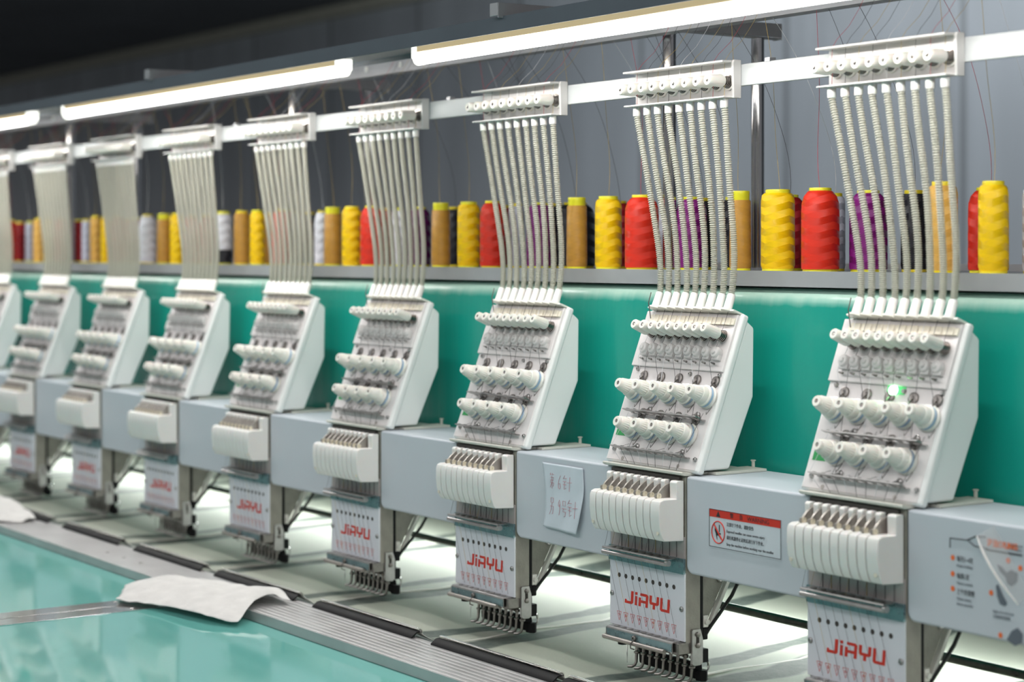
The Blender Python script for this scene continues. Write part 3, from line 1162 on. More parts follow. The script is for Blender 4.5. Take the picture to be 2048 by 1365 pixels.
gd = make_guide()
guides = [gd]
for k in range(1, NH):
    g = copy_tree(gd)
    g.location.x = XC[k] + GDX
    guides.append(g)
for k, g in enumerate(guides):
    w = ['nearest, at the top right', 'second from the right, in sharp focus', 'third from the right', 'fourth from the right', 'fifth from the right', 'sixth from the right',
         'seventh from the right', 'eighth from the right', 'farthest, cut by the left edge'][k]
    tag(g, 'white nine-knob thread guide unit on the rail, %s' % w, 'thread guide', 'thread guide units on the rail')
mb = MB()
mb.box((XL, .0782, 1.4569), (XR, .0842, 1.4812))
rl = mb.build('guide_rail', 'rail', bevel=.0008)
tag(rl, 'long flat white rail carrying the thread guide units', 'rail')
for x in (-.2870, -.9400, -1.6000):
    mb = MB()
    mb.box((x, .0770, 1.4806), (x + .008, .0860, 1.4850))
    mb.build('rail_clip', 'galv', rl)

# ------------------------------------------------------------------ lamp channel, brackets, lamps
mb = MB()
mb.prism_x([(-.0850, 1.5290), (-.0850, 1.5480), (-.0120, 1.5480), (-.0120, 1.5290), (-.0135, 1.5290), (-.0135, 1.5350), (-.0835, 1.5350), (-.0835, 1.5290)], XL - 1.5, XR)
lc = mb.build('lamp_channel', 'beam', bevel=.0004)
tag(lc, 'dark blue-grey steel channel holding the row of lamps above the heads', 'lamp channel')
POLEX = [-.5637, -1.5614, -2.5557, -3.55]
for k, (x0, x1, lb) in enumerate(((-.8063, .285, 'long glowing lamp tube running out of the top edge at the right'),
                                  (-2.0133, -1.0063 + .012, 'glowing lamp tube in the middle of the channel, between two gaps'),
                                  (-3.27, -2.1809, 'glowing lamp tube at the far left, cut by the edge'))):
    t = empty('tube_lamp', ((x0 + x1) / 2, -.052, 1.5192))
    h = (x1 - x0) / 2
    mb = MB()
    mb.tube([(-h + .012, 0, 0), (h - .012, 0, 0)], .0078, 20)
    mb.build('glow_tube', 'led', t)
    mb = MB()
    mb.box((-h + .004, -.0100, .0072), (h - .004, .0100, .0150))
    mb.build('lamp_base', 'lampbase', t)
    for s_ in (-1, 1):
        mb = MB()
        a = s_ * h
        b_ = s_ * (h - .013)
        mb.tube([(a, 0, 0), (b_, 0, 0)], .0086, 20)
        mb.box((min(a, b_), -.0105, 0), (max(a, b_), .0105, .0155))
        mb.build('end_cap', 'capglow', t, bevel=.001)
    ld = bpy.data.lights.new('diode_strip', 'AREA')
    ld.shape = 'RECTANGLE'
    ld.size, ld.size_y = x1 - x0 - .02, .014
    ld.energy = LAMP_WATTS * (x1 - x0)
    ld.color = (1, .985, .955)
    lo = bpy.data.objects.new('diode_strip', ld)
    COL.objects.link(lo)
    lo.parent = t
    lo.location = (0, 0, -.0082)
    tag(t, lb, 'lamp', 'lamps under the channel')
mb = MB()
mb.prism_x([(.1300, 1.5600), (.1300, 1.5390), (.1500, 1.5390), (.1500, 1.5405), (.1320, 1.5405), (.1320, 1.5600)], XL - 1.0, XR)
ch = mb.build('thread_guide_channel', 'galv', bevel=.0003)
tag(ch, 'galvanised angle strip with thread eyelets behind the lamps', 'thread guide strip')
for k in range(40):
    x = .45 - .1 * k
    mb = MB()
    mb.lathe([(.0045, 0), (.0045, .0022), (.0030, .0030), (.0018, .0030), (.0014, .001)], T(x, .1300, 1.5500) @ RYF, 12)
    mb.build('thread_eyelet', 'white', ch)
for k, x in enumerate(POLEX[:3]):
    mb = MB()
    mb.prism_x([(-.0917, 1.5455), (.3540, 1.5500), (.3540, 1.5680), (-.0917, 1.5635)], x - .0008, x + .0008)
    mb.box((x - .016, -.0925, 1.5482), (x, -.0917, 1.5635))
    mb.box((x - .016, .3540, 1.5470), (x + .0008, .3550, 1.5680))
    mb.box((x - .018, .0, 1.5484), (x, .3540, 1.5494))
    a = mb.build('bracket_arm', 'galv', bevel=.0004)
    tag(a, 'galvanised cross bracket holding the lamp channel, %s' % ['nearest of the three', 'middle of the three', 'farthest of the three'][k], 'bracket', 'lamp channel brackets')
    for y in (.172, .319):
        mb = MB()
        mb.lathe([(.0085, 1.2500), (.0085, 1.5475)], None, 20)
        p = mb.build('support_pole', 'pole', loc=(x - .006, y, 0))
        tag(p, 'chrome upright pole %s, under the %s bracket' % ('nearer the heads' if y < .2 else 'at the back of the shelf', ['nearest', 'middle', 'farthest'][k]), 'pole', 'chrome poles of the thread rack')

# ------------------------------------------------------------------ cone shelf
mb = MB()
mb.prism_x([(.1200, 1.2312), (.1200, 1.2490), (.1222, 1.2490), (.1222, 1.2478), (.3900, 1.2478), (.3900, 1.2560), (.3920, 1.2560), (.3920, 1.2312)], XL, XR)
sh = mb.build('cone_shelf', 'shelf')
tag(sh, 'long grey aluminium shelf carrying the rows of thread cones', 'shelf')


# ------------------------------------------------------------------ thread cones
def cone_proto(color, style, r, h):
    t = empty('thread_cone', (0, 0, 0))
    # wound body
    z0 = .003
    if style == 'tall':      # slim package, long bare core on top
        prof = [(r * .93, z0), (r, z0 + .003), (r * .95, h * .87), (r * .9, h * .885)]
        top = h
        cr = r * .84
    elif style == 'ball':    # shouldered package
        prof = [(r * .98, z0), (r, z0 + .003), (r * .995, h * .72), (r * .97, h * .82), (r * .86, h * .90), (r * .66, h * .955), (r * .58, h * .965)]
        top = h
        cr = r * .58
    else:                    # straight package, slight shoulder
        prof = [(r * .93, z0), (r, z0 + .004), (r * .99, h * .86), (r * .93, h * .93), (r * .80, h * .955)]
        top = h
        cr = r * .72
    return prof, top, cr


def make_cone(x, y, color, style, r, h, label, lean=0, thread=None):
    t = empty('thread_cone', (x, y, 1.2480))
    prof, top, cr = cone_proto(color, style, r, h)
    if color == 'halfblack':
        mb = MB()
        mb.lathe([(r, .003), (r, h * .28)], None, 36)
        mb.build('lower_winding', TH['black'], t)
        mb = MB()
        mb.lathe([(r, h * .28), (r * .97, h * .88), (r * .8, h * .95)], None, 36)
        mb.build('thread_winding', TH['white'], t)
    else:
        mb = MB()
        mb.lathe(prof, None, 36)
        mb.build('thread_winding', TH[color], t)
    mb = MB()
    mb.lathe([(r * .93, 0), (r * .93, .0030), (cr * .97, .0045), (cr * .95, top * .80), (cr, top * .95), (cr * 1.02, top - .001), (cr * .98, top), (cr * .8, top), (cr * .78, top - .006)], None, 28)
    mb.build('cone_core', 'coreo' if style != 'tall' and random.random() < .5 else 'core', t)
    if thread:
        rng = random.Random(int(x * 1000))
        wob = [rng.uniform(-.010, .010) for _ in range(3)]
        tx = rng.uniform(-.005, .02)
        mb = MB()
        pts = []
        for q in range(15):
            s_ = q / 14
            pts.append((tx * s_ ** 1.5 + .004 * math.sin(s_ * 7 + wob[0] * 300) * (1 - s_) + wob[1] * .6 * math.sin(PI * s_), (.131 - y) * s_ ** 2, top + (.302 - top) * s_))
        pts.insert(0, (cr * .9, 0, top - .001))
        mb.tube(pts, .00028, 5)
        mb.build('loose_thread', thread, t)
    tag(t, label, 'thread cone', 'thread cones on the shelf')
    return t


YR = {'f': .155, 'm': .195, 'b': .235}
# x, row, colour, style, radius, height
CONES = [(-0.3514, 'f', 'yellow', 'straight', 0.0196, 0.0945, 1555),
         (-0.4197, 'b', 'darkred', 'ball', 0.0199, 0.0915, 1577),
         (-0.2811, 'f', 'red', 'ball', 0.0214, 0.0945, 1640),
         (-0.3417, 'b', 'lavender', 'straight', 0.0129, 0.0915, 1668),
         (-0.246, 'm', 'purple', 'ball', 0.0213, 0.0915, 1736),
         (-0.2144, 'b', 'black', 'straight', 0.0151, 0.0915, 1828),
         (-0.0975, 'f', 'orange', 'straight', 0.0157, 0.096, 1885),
         (-0.1068, 'b', 'red', 'ball', 0.0215, 0.0915, 1976),
         (-0.029, 'f', 'yellow', 'straight', 0.0152, 0.0945, 1986),
         (-0.0077, 'm', 'white', 'straight', 0.0138, 0.0915, 2072),
         (-0.8546, 'b', 'black', 'ball', 0.0279, 0.0915, 1150),
         (-0.7424, 'f', 'tan', 'tall', 0.0139, 0.0945, 1153),
         (-0.6738, 'f', 'yellow', 'straight', 0.0174, 0.0945, 1216),
         (-0.7552, 'b', 'darkred', 'ball', 0.0175, 0.0915, 1243),
         (-0.6041, 'f', 'red', 'ball', 0.0215, 0.0945, 1283),
         (-0.6507, 'b', 'lavender', 'straight', 0.0131, 0.0915, 1335),
         (-0.5549, 'm', 'purple', 'ball', 0.0194, 0.0915, 1382),
         (-0.5811, 'b', 'black', 'straight', 0.0153, 0.0915, 1404),
         (-0.5231, 'b', 'black', 'straight', 0.0119, 0.0915, 1464),
         (-0.4167, 'f', 'tan', 'tall', 0.013, 0.0945, 1480),
         (-1.6287, 'b', 'grey', 'straight', 0.0138, 0.0915, 618),
         (-1.5097, 'm', 'white', 'ball', 0.0133, 0.0915, 644),
         (-1.4022, 'f', 'tan', 'tall', 0.0144, 0.0945, 665),
         (-1.3409, 'f', 'yellow', 'straight', 0.0158, 0.0945, 703),
         (-1.28, 'f', 'red', 'ball', 0.0171, 0.0945, 742),
         (-1.3049, 'm', 'darkred', 'ball', 0.0142, 0.0915, 770),
         (-1.2638, 'm', 'white', 'straight', 0.0109, 0.0915, 797),
         (-1.2031, 'm', 'darkpurple', 'ball', 0.0176, 0.0915, 838),
         (-1.0784, 'f', 'tan', 'tall', 0.0139, 0.0945, 881),
         (-1.1663, 'b', 'black', 'straight', 0.0115, 0.0915, 908),
         (-1.0034, 'f', 'yellow', 'straight', 0.0165, 0.0945, 937),
         (-0.9429, 'f', 'red', 'ball', 0.0176, 0.0945, 984),
         (-1.037, 'b', 'darkred', 'straight', 0.0147, 0.0915, 1003),
         (-0.9414, 'm', 'lavender', 'straight', 0.0114, 0.0915, 1032),
         (-0.8849, 'm', 'purple', 'ball', 0.0181, 0.0915, 1078),
         (-0.9047, 'b', 'black', 'straight', 0.0156, 0.0915, 1108),
         (-2.2761, 'm', 'darkred', 'straight', 0.0119, 0.0915, 271),
         (-2.1268, 'f', 'white', 'ball', 0.0172, 0.0945, 295),
         (-2.0532, 'f', 'tan', 'tall', 0.0132, 0.0945, 327),
         (-1.9952, 'f', 'yellow', 'straight', 0.013, 0.0945, 353),
         (-2.0159, 'm', 'red', 'ball', 0.015, 0.0915, 383),
         (-1.9469, 'm', 'darkred', 'ball', 0.0148, 0.0915, 415),
         (-1.7977, 'f', 'halfblack', 'straight', 0.0151, 0.0945, 447),
         (-1.7267, 'f', 'tan', 'straight', 0.014, 0.0945, 483),
         (-1.6675, 'f', 'yellow', 'straight', 0.0129, 0.0945, 514),
         (-1.6967, 'm', 'tan', 'straight', 0.0105, 0.0915, 540),
         (-1.5828, 'f', 'red', 'ball', 0.0143, 0.0945, 560),
         (-1.6046, 'm', 'white', 'straight', 0.0119, 0.0915, 590),
         (-2.8774, 'f', 'red', 'straight', 0.0134, 0.0945, 20),
         (-2.9236, 'm', 'darkred', 'straight', 0.0136, 0.0915, 40),
         (-2.8636, 'm', 'lavender', 'straight', 0.0101, 0.0915, 59),
         (-2.7048, 'f', 'orange', 'straight', 0.0108, 0.096, 76),
         (-2.6459, 'f', 'yellow', 'straight', 0.0107, 0.0945, 96),
         (-2.577, 'f', 'red', 'ball', 0.0116, 0.0945, 120),
         (-2.6139, 'm', 'lavender', 'straight', 0.0096, 0.0915, 143),
         (-2.5712, 'm', 'darkred', 'straight', 0.0117, 0.0915, 156),
         (-2.5304, 'm', 'lavender', 'straight', 0.0105, 0.0915, 173),
         (-2.3838, 'f', 'orange', 'straight', 0.0111, 0.096, 191),
         (-2.3296, 'f', 'yellow', 'straight', 0.011, 0.0945, 212),
         (-2.2691, 'f', 'red', 'ball', 0.0128, 0.0945, 236),
         (-2.4067, 'b', 'red', 'straight', 0.0113, 0.0915, 256)]
ADJ = {'yellow': 'bright yellow', 'tan': 'slim tan', 'orange': 'light orange', 'red': 'scarlet', 'darkred': 'dark red', 'purple': 'purple', 'darkpurple': 'dark purple',
       'black': 'black', 'white': 'white', 'lavender': 'pale lavender', 'grey': 'dark grey', 'halfblack': 'white-over-black'}
THC = {'yellow': 'threadg', 'tan': 'threadg', 'orange': 'threadg', 'red': 'threadr', 'darkred': 'threadd', 'purple': 'threadd', 'darkpurple': 'threadd', 'black': 'threadd',
       'white': 'threadw', 'lavender': 'threadw', 'grey': 'threadd', 'halfblack': 'threadw'}
# right-hand limits in view of the tube bundles of each head, to word each label
BUND = [(1650, 1912), (1262, 1470), (958, 1120), (710, 842), (508, 620), (336, 430), (190, 275), (62, 136), (-60, 20)]


def cone_label(q):
    x, row, col, style, r, h, px = q
    place = 'near the right edge'
    for k, (a, b_) in enumerate(BUND):
        if a <= px <= b_:
            place = 'behind the %s tube bundle from the right' % ORD[k]
    for k in range(len(BUND) - 1):
        if BUND[k + 1][1] < px < BUND[k][0]:
            place = 'between %s and %s tube bundles from the right' % (ORD[k], ORD[k + 1])
    return '%s thread cone, %s row, %s' % (ADJ[col], {'f': 'front', 'm': 'middle', 'b': 'back'}[row], place)


tot, cnt = {}, {}
for q in CONES:
    tot[cone_label(q)] = tot.get(cone_label(q), 0) + 1
for q in sorted(CONES, key=lambda q: q[6]):
    lb = cone_label(q)
    if tot[lb] > 1:
        cnt[lb] = cnt.get(lb, 0) + 1
        lb = ('left' if cnt[lb] == 1 else 'right') + ' ' + lb
    make_cone(q[0], YR[q[1]], q[2], q[3], q[4], q[5], lb, thread=THC[q[2]])

# ------------------------------------------------------------------ table, cloth, frame
mb = MB()
# undulating striped fabric held in the frame
nx, ny = 220, 40
vs, fs = [], []
x0_, x1_, y0_, y1_ = XL - .4, 1.2, -.1140, 1.0
for j in range(ny + 1):
    for i in range(nx + 1):
        x = x0_ + (x1_ - x0_) * i / nx
        y = y0_ + (y1_ - y0_) * (j / ny) ** 1.3
        z = .7850 + .0012 * math.sin(x * 19 + 2 * math.sin(y * 9)) * min(1, (y + .16) * 8) + .0007 * math.sin(x * 41 + y * 23)
        if y < -.11:
            z += (-.11 - y) * .18
        vs.append((x, y, z))
for j in range(ny):
    for i in range(nx):
        a = j * (nx + 1) + i
        fs.append((a, a + 1, a + nx + 2, a + nx + 1))
mb.add(vs, fs)
cl = mb.build('embroidery_fabric', 'cloth')
sol = cl.modifiers.new('thick', 'SOLIDIFY')
sol.thickness = .0012
sol.offset = -1
tag(cl, 'pale striped fabric stretched flat under all the needles', 'fabric')
for k in range(9):
    xs = -.392 - .33 * (k - 0)
    mb = MB()
    pts = [(xs + .010 * math.sin(q * 1.3 + k) - .06 * (q / 10) ** 2 + .02, -.07 + .048 * q, .7862 + .0012 * math.sin(q + k)) for q in range(11)]
    mb.tube(pts, [.0006 + .0014 * math.sin(PI * q / 10) for q in range(11)], 6)
    mb.build('raised_hem', 'tray', cl)
mb = MB()
mb.box((XL - .4, -.112, .755), (1.2, 1.0, .7805))
tb = mb.build('machine_table', 'case')
tag(tb, 'flat machine table under the striped fabric', 'table')

# teal table panels and metal joint
SE = -1.172
tl = MB().box((-5.2, -2.6, .762), (SE - .0415, -.196, .784)).build('table_panel', 'tealtop', bevel=.001)
tag(tl, 'glossy pale teal table panel left of the metal joint, bottom left', 'table panel', 'teal table panels')
tr = MB().box((SE + .0415, -2.6, .762), (1.2, -.196, .784)).build('table_panel', 'tealtop', bevel=.001)
tag(tr, 'glossy pale teal table panel right of the metal joint, in the foreground', 'table panel', 'teal table panels')
for s_ in (-1, 1):
    a, b_ = (SE - .041, SE - .0016) if s_ < 0 else (SE + .0016, SE + .041)
    mb = MB()
    mb.prism_z([(a, -2.6), (b_, -2.6), (b_, -.2), (a, -.2)], .770, .7852)
    for y in (-.30, -.62, -.9):
        screw(mb, T((a + b_) / 2 + s_ * .008, y, .7852), .003, .0008)
    o = mb.build('joint_strip', 'alujoint', bevel=.0008)
    tag(o, 'polished metal edge strip on the teal table, %s side of the dark joint line' % ('left' if s_ < 0 else 'right'), 'metal strip', 'joint strips')

# long aluminium clamping frame bar, ribbed
mb = MB()
prof = [(-.2030, .7845), (-.2030, .7970)]
for k in range(9):
    y = -.1990 + k * .0095
    prof += [(y, .7970), (y + .0012, .7964), (y + .0024, .7970)]
prof += [(-.1150, .7970), (-.1150, .7845)]
mb.prism_x(prof, XL - .8, 1.2)
fb = mb.build('frame_bar', 'alu')
tag(fb, 'long ribbed aluminium frame bar between teal table and fabric', 'frame bar')
mb = MB()
for x in (-1.555, -1.49, -1.425):
    mb = MB()
    screw(mb, T(x, -.165, .7970), .0035, .0008)
    mb.build('frame_screw', 'steel', fb)

# clamp clips along the back of the frame
CL = [(-2.30, -2.12), (-2.0699, -1.9224), (-1.8525, -1.6154), (-1.5496, -1.3063), (-1.2574, -1.0122), (-.9573, -.7045), (-.6597, -.4084), (-.3950, -.1500)]
CLN = ['eighth', 'seventh', 'sixth', 'fifth', 'fourth', 'third', 'second', 'nearest']
for k, (a, b_) in enumerate(CL):
    t = empty('fabric_clip', ((a + b_) / 2, -.113, .797))
    h = (b_ - a) / 2
    mb = MB()
    mb.prism_x([(-.0120, .0003), (-.0110, .0020), (-.0040, .0070), (.0010, .0074), (.0020, .0062), (-.0030, .0055), (-.0090, .0012), (-.0105, -.0002)], -h, h)
    mb.build('clip_channel', 'black', t)
    mb = MB()
    pts = []
    for q in range(8):
        aa = PI * .70 - PI * .75 * q / 7
        pts.append((.0020 + .0046 * math.cos(aa), .0056 + .0048 * math.sin(aa)))
    poly = pts + [(.002 + (y - .002) * .8, .0056 + (z - .0056) * .8) for y, z in reversed(pts)]
    mb.prism_x(poly, -h + .002, h - .002)
    mb.build('chrome_lip', 'darkchrome', t)
    if k == 7:
        lb = 'black and chrome fabric clip at the bottom edge, nearest of the row'
    else:
        lb = 'black and chrome fabric clip on the frame bar, %s from the camera end' % CLN[k]
    tag(t, lb, 'clip', 'fabric clips along the frame bar')
# crumpled clear film tucked beside the clips
for k, (a, b_) in enumerate(CL[2:7]):
    t = MB()
    n = 26
    vs, fs = [], []
    rng = random.Random(k)
    la, lb_ = a + (b_ - a) * .45, b_ - .004
    for i in range(n + 1):
        for j in range(6):
            x = la + (lb_ - la) * i / n
            y = -.1090 + .032 * j / 5 * (1 - .6 * abs(i / n - .6))
            z = .8050 - .0175 * (j / 5) ** .7 + rng.uniform(-.0008, .0008)
            vs.append((x, y, z))
    for i in range(n):
        for j in range(5):
            q = i * 6 + j
            fs.append((q, q + 1, q + 7, q + 6))
    t.add(vs, fs)
    o = t.build('film_strip', 'film')
    sl = o.modifiers.new('thick', 'SOLIDIFY')
    sl.thickness = .0003
    tag(o, 'crumpled shiny clear film tucked behind the %s clip from the camera end' % CLN[k + 2], 'film', 'film strips behind the clips')


def sheet(name, rows, material, label, cat, seed=1, thick=.0007, sub=2):
    """rows: list of lists of points -> smooth thin sheet"""
    mb = MB()
    from mathutils import noise as NZ

    def cr(p0, p1, p2, p3, t_):
        return [0.5 * ((2 * b) + (-a + c) * t_ + (2 * a - 5 * b + 4 * c - d) * t_ * t_ + (-a + 3 * b - 3 * c + d) * t_ ** 3) for a, b, c, d in zip(p0, p1, p2, p3)]

    def refine(line, k=5):
        out_ = []
        for i in range(len(line) - 1):
            p = [line[max(i - 1, 0)], line[i], line[i + 1], line[min(i + 2, len(line) - 1)]]
            out_ += [cr(*p, q / k) for q in range(k)]
        return out_ + [list(line[-1])]
    rows = [refine(r) for r in rows]
    colsx = [refine([r[i] for r in rows]) for i in range(len(rows[0]))]
    rows = [[c[j] for c in colsx] for j in range(len(colsx[0]))]
    for r in rows:
        for p in r:
            v = Vector((p[0] * 38 + seed, p[1] * 38, 0))
            p[2] += .0018 + .0042 * NZ.noise(v) + .0016 * NZ.noise(v * 2.7)
            e = NZ.noise(Vector((p[0] * 60, p[1] * 60, 7)))
            p[0] += .0016 * e
            p[1] += .0014 * NZ.noise(Vector((p[0] * 50, p[1] * 50, 3)))
    sub = 1
    nr, nc = len(rows), len(rows[0])
    vs = [tuple(p) for r in rows for p in r]
    fs = [(j * nc + i, j * nc + i + 1, (j + 1) * nc + i + 1, (j + 1) * nc + i) for j in range(nr - 1) for i in range(nc - 1)]
    mb.add(vs, fs)
    o = mb.build(name, material, sharp=180)
    s1 = o.modifiers.new('sub', 'SUBSURF')
    s1.levels = sub
    s1.boundary_smooth = 'PRESERVE_CORNERS'
    s1.render_levels = sub
    s2 = o.modifiers.new('thick', 'SOLIDIFY')
    s2.thickness = thick
    s2.offset = 1
    tag(o, label, cat)
    return o


# folded piece of backing lying over the frame bar (far edge .. near edge)
sheet('backing_sheet', [
    [(-1.285, -.250, .7875), (-1.268, -.205, .8010), (-1.215, -.162, .8000), (-1.150, -.140, .7990), (-1.090, -.128, .8020), (-1.035, -.132, .8080), (-.985, -.142, .8030)],
    [(-1.262, -.262, .7885), (-1.240, -.214, .8040), (-1.195, -.180, .8030), (-1.140, -.165, .8020), (-1.085, -.155, .8060), (-1.030, -.150, .8130), (-.995, -.150, .8050)],
    [(-1.240, -.275, .7880), (-1.215, -.235, .8030), (-1.170, -.210, .8050), (-1.115, -.195, .8040), (-1.065, -.185, .8080), (-1.020, -.172, .8160), (-1.005, -.160, .8100)],
    [(-1.215, -.290, .7870), (-1.180, -.262, .7960), (-1.130, -.240, .8020), (-1.080, -.225, .8060), (-1.035, -.215, .8060), (-1.010, -.200, .8070), (-.998, -.190, .8040)],
    [(-1.195, -.302, .7870), (-1.150, -.288, .7900), (-1.095, -.275, .7920), (-1.040, -.268, .7935), (-.990, -.258, .7925), (-.960, -.248, .7900), (-.945, -.240, .7890)],
], 'woven', 'crumpled white backing sheet lying over the frame bar at lower left', 'backing sheet')
sheet('backing_sheet', [
    [(-2.55, -.105, .7995), (-2.30, -.098, .8080), (-2.16, -.100, .8090), (-2.06, -.112, .8040), (-1.965, -.128, .7990)],
    [(-2.55, -.150, .7995), (-2.30, -.140, .8120), (-2.14, -.140, .8100), (-2.04, -.145, .8050), (-1.950, -.150, .7985)],
    [(-2.55, -.200, .7995), (-2.30, -.190, .8080), (-2.12, -.180, .8050), (-2.03, -.175, .8010), (-1.945, -.168, .7985)],
    [(-2.55, -.260, .7870), (-2.30, -.250, .7880), (-2.14, -.230, .7960), (-2.06, -.205, .7990), (-1.980, -.190, .7985)],
], 'woven', 'white backing sheet on the frame bar at the left edge of the photo', 'backing sheet')

# guide rod and work lamp under the crossbeam
mb = MB()
mb.tube([(XL, .1900, .8375), (XR + .3, .1900, .8375)], .0050, 14)
rd = mb.build('frame_drive_rod', 'rod')
tag(rd, 'dark steel rod running along the table behind the heads', 'rod')
mb = MB()
mb.box((-.9300, .182, .8290), (-.8950, .198, .8450))
mb.build('rod_sleeve', 'black', rd, bevel=.003)
t = empty('under_beam_lamp', (-1.8, .33, .880))
mb = MB()
mb.box((-2.5, -.020, -.008), (2.5, .020, 0))
mb.build('glow_strip', 'underled', t)
mb = MB()
mb.box((-2.5, -.024, 0), (2.5, .024, .010))
for k in range(7):
    mb.box((-2.4 + .8 * k - .01, -.010, .009), (-2.4 + .8 * k + .01, .010, .0755))
mb.build('lamp_housing', 'lampwhite', t)
tag(t, 'work lamp strip fixed under the crossbeam, lighting the fabric behind the heads', 'lamp')
# sensor under the cover at the right edge
t = empty('limit_switch', (.214, .014, .893))
mb = MB()
mb.box((-.030, -.006, .010), (.040, .010, .0232))
mb.build('switch_body', 'black', t, bevel=.002)
mb = MB()
mb.box((-.002, -.002, -.030), (.010, .004, .010))
mb.build('switch_leg', 'black', t)
tag(t, 'small black switch under the cover at the right edge', 'switch')


# ------------------------------------------------------------------ stickers and notes
def flat(mb, x0, z0, x1, z1, y):
    mb.box((x0, y - .0002, z0), (x1, y, z1))


def wlocal(x, z):
    return (x, z)


# red warning sticker on the cover left of the first head
t = empty('warning_sticker', (-.2326, -.0002, .9520))
mb = MB()
mb.box((-.0575, -.0004, -.0012), (.0575, 0, .0412))
mb.build('sticker_sheet', 'sticker', t)
mb = MB()
mb.box((-.0568, -.0006, .0323), (.0568, -.0004, .0406))
mb.build('red_header', 'red', t)
mb = MB()
for (a, b_, c_, d_) in ((-.0570, 0, .0570, .0006), (-.0570, .0402, .0570, .0408), (-.0570, 0, -.0564, .0408), (.0564, 0, .0570, .0408)):
    mb.box((a, -.0007, b_), (c_, -.0005, d_))
mb.prism_z([(0, 0), (.0, 0), (0, 0)], 0, 0) if False else None
mb.build('border_line', 'ink', t)
mb = MB()
vs = [(-.0455, -.0007, .0332), (-.0385, -.0007, .0332), (-.0420, -.0007, .0396)]
mb.add(vs, [(0, 1, 2)])
mb.build('hazard_triangle', 'ink', t)


def wt(body, x, z, size, m='ink', xs=1.0, align='LEFT', bold=0.):
    return text_obj('sticker_text', body, size, T(x, -.0007, z) @ TXT, m, t, align, xs, bold=bold)


wt('警', -.0200, .0364, .0058, align='CENTER')
wt('告', -.0050, .0364, .0058, align='CENTER')
wt('WARNING', .0220, .0362, .0066, align='CENTER', xs=1.08)
wt('注意针下作业，谨防受伤', -.0285, .0265, .0046, xs=.86)
wt('Exposed needles can cause severe injury', -.0285, .0192, .0042, xs=.88)
wt('请在机器停止运转后进行针下作业。', -.0285, .0124, .0046, xs=.84)
wt('Stop the machine before working near the needles', -.0285, .0054, .0042, xs=.86)
mb = MB()
pts = [(-.0420 + .0105 * math.cos(2 * PI * k / 40), -.0008, .0165 + .0118 * math.sin(2 * PI * k / 40)) for k in range(40)]
mb.tube(pts, .0006, 6, closed=True)
mb.tube([(-.0493, -.0008, .0250), (-.0347, -.0008, .0080)], .0007, 6)
mb.build('prohibition_ring', 'red', t)
mb = MB()
hand = [(-.0474, .0226), (-.0455, .0200), (-.0430, .0182), (-.0418, .0165), (-.0378, .0158), (-.0376, .0148), (-.0405, .0140), (-.0370, .0095), (-.0374, .0088), (-.0415, .0130), (-.0440, .0128), (-.0436, .0084), (-.0442, .0084), (-.0462, .0150), (-.0478, .0180)]
mb.add([(x, -.0007, z) for x, z in hand], [tuple(range(len(hand)))])
mb.box((-.0408, -.0008, .0170), (-.0396, -.0006, .0248))
mb.build('hand_pictogram', 'ink', t)
tag(t, 'white warning sticker with red header and struck-out hand pictogram', 'sticker')

# handwritten note, slightly curling paper
t = empty('paper_note', (-.5560, -.0010, .9360))
mb = MB()
nr, nc = 9, 7
Lx = [(-.0455, .0790), (-.0425, .0700), (-.0395, .0600), (-.0365, .0480), (-.0360, .0400), (-.0362, .0300), (-.0370, .0200), (-.0385, .0100), (-.0400, .0020)]
Rx = [(.0390, .0790), (.0395, .0700), (.0405, .0600), (.0410, .0500), (.0405, .0420), (.0390, .0320), (.0365, .0200), (.0335, .0100), (.0300, .0000)]
vs, fs = [], []
for j in range(nr):
    for i in range(nc):
        s_ = i / (nc - 1)
        x = Lx[j][0] * (1 - s_) + Rx[j][0] * s_
        z = Lx[j][1] * (1 - s_) + Rx[j][1] * s_
        q = j / (nr - 1)
        y = -.0004 - .0045 * q ** 1.5 * (.4 + .6 * s_) - .0012 * math.sin(s_ * 5 + q * 4) ** 2
        vs.append((x, y, z))
for j in range(nr - 1):
    for i in range(nc - 1):
        a = j * nc + i
        fs.append((a, a + 1, a + nc + 1, a + nc))
mb.add(vs, fs)
pn = mb.build('paper_sheet', 'paper', t, sharp=180)
sl = pn.modifiers.new('sub', 'SUBSURF')
sl.boundary_smooth = 'PRESERVE_CORNERS'
sl.levels = sl.render_levels = 2
s2 = pn.modifiers.new('thick', 'SOLIDIFY')
s2.thickness = .0002
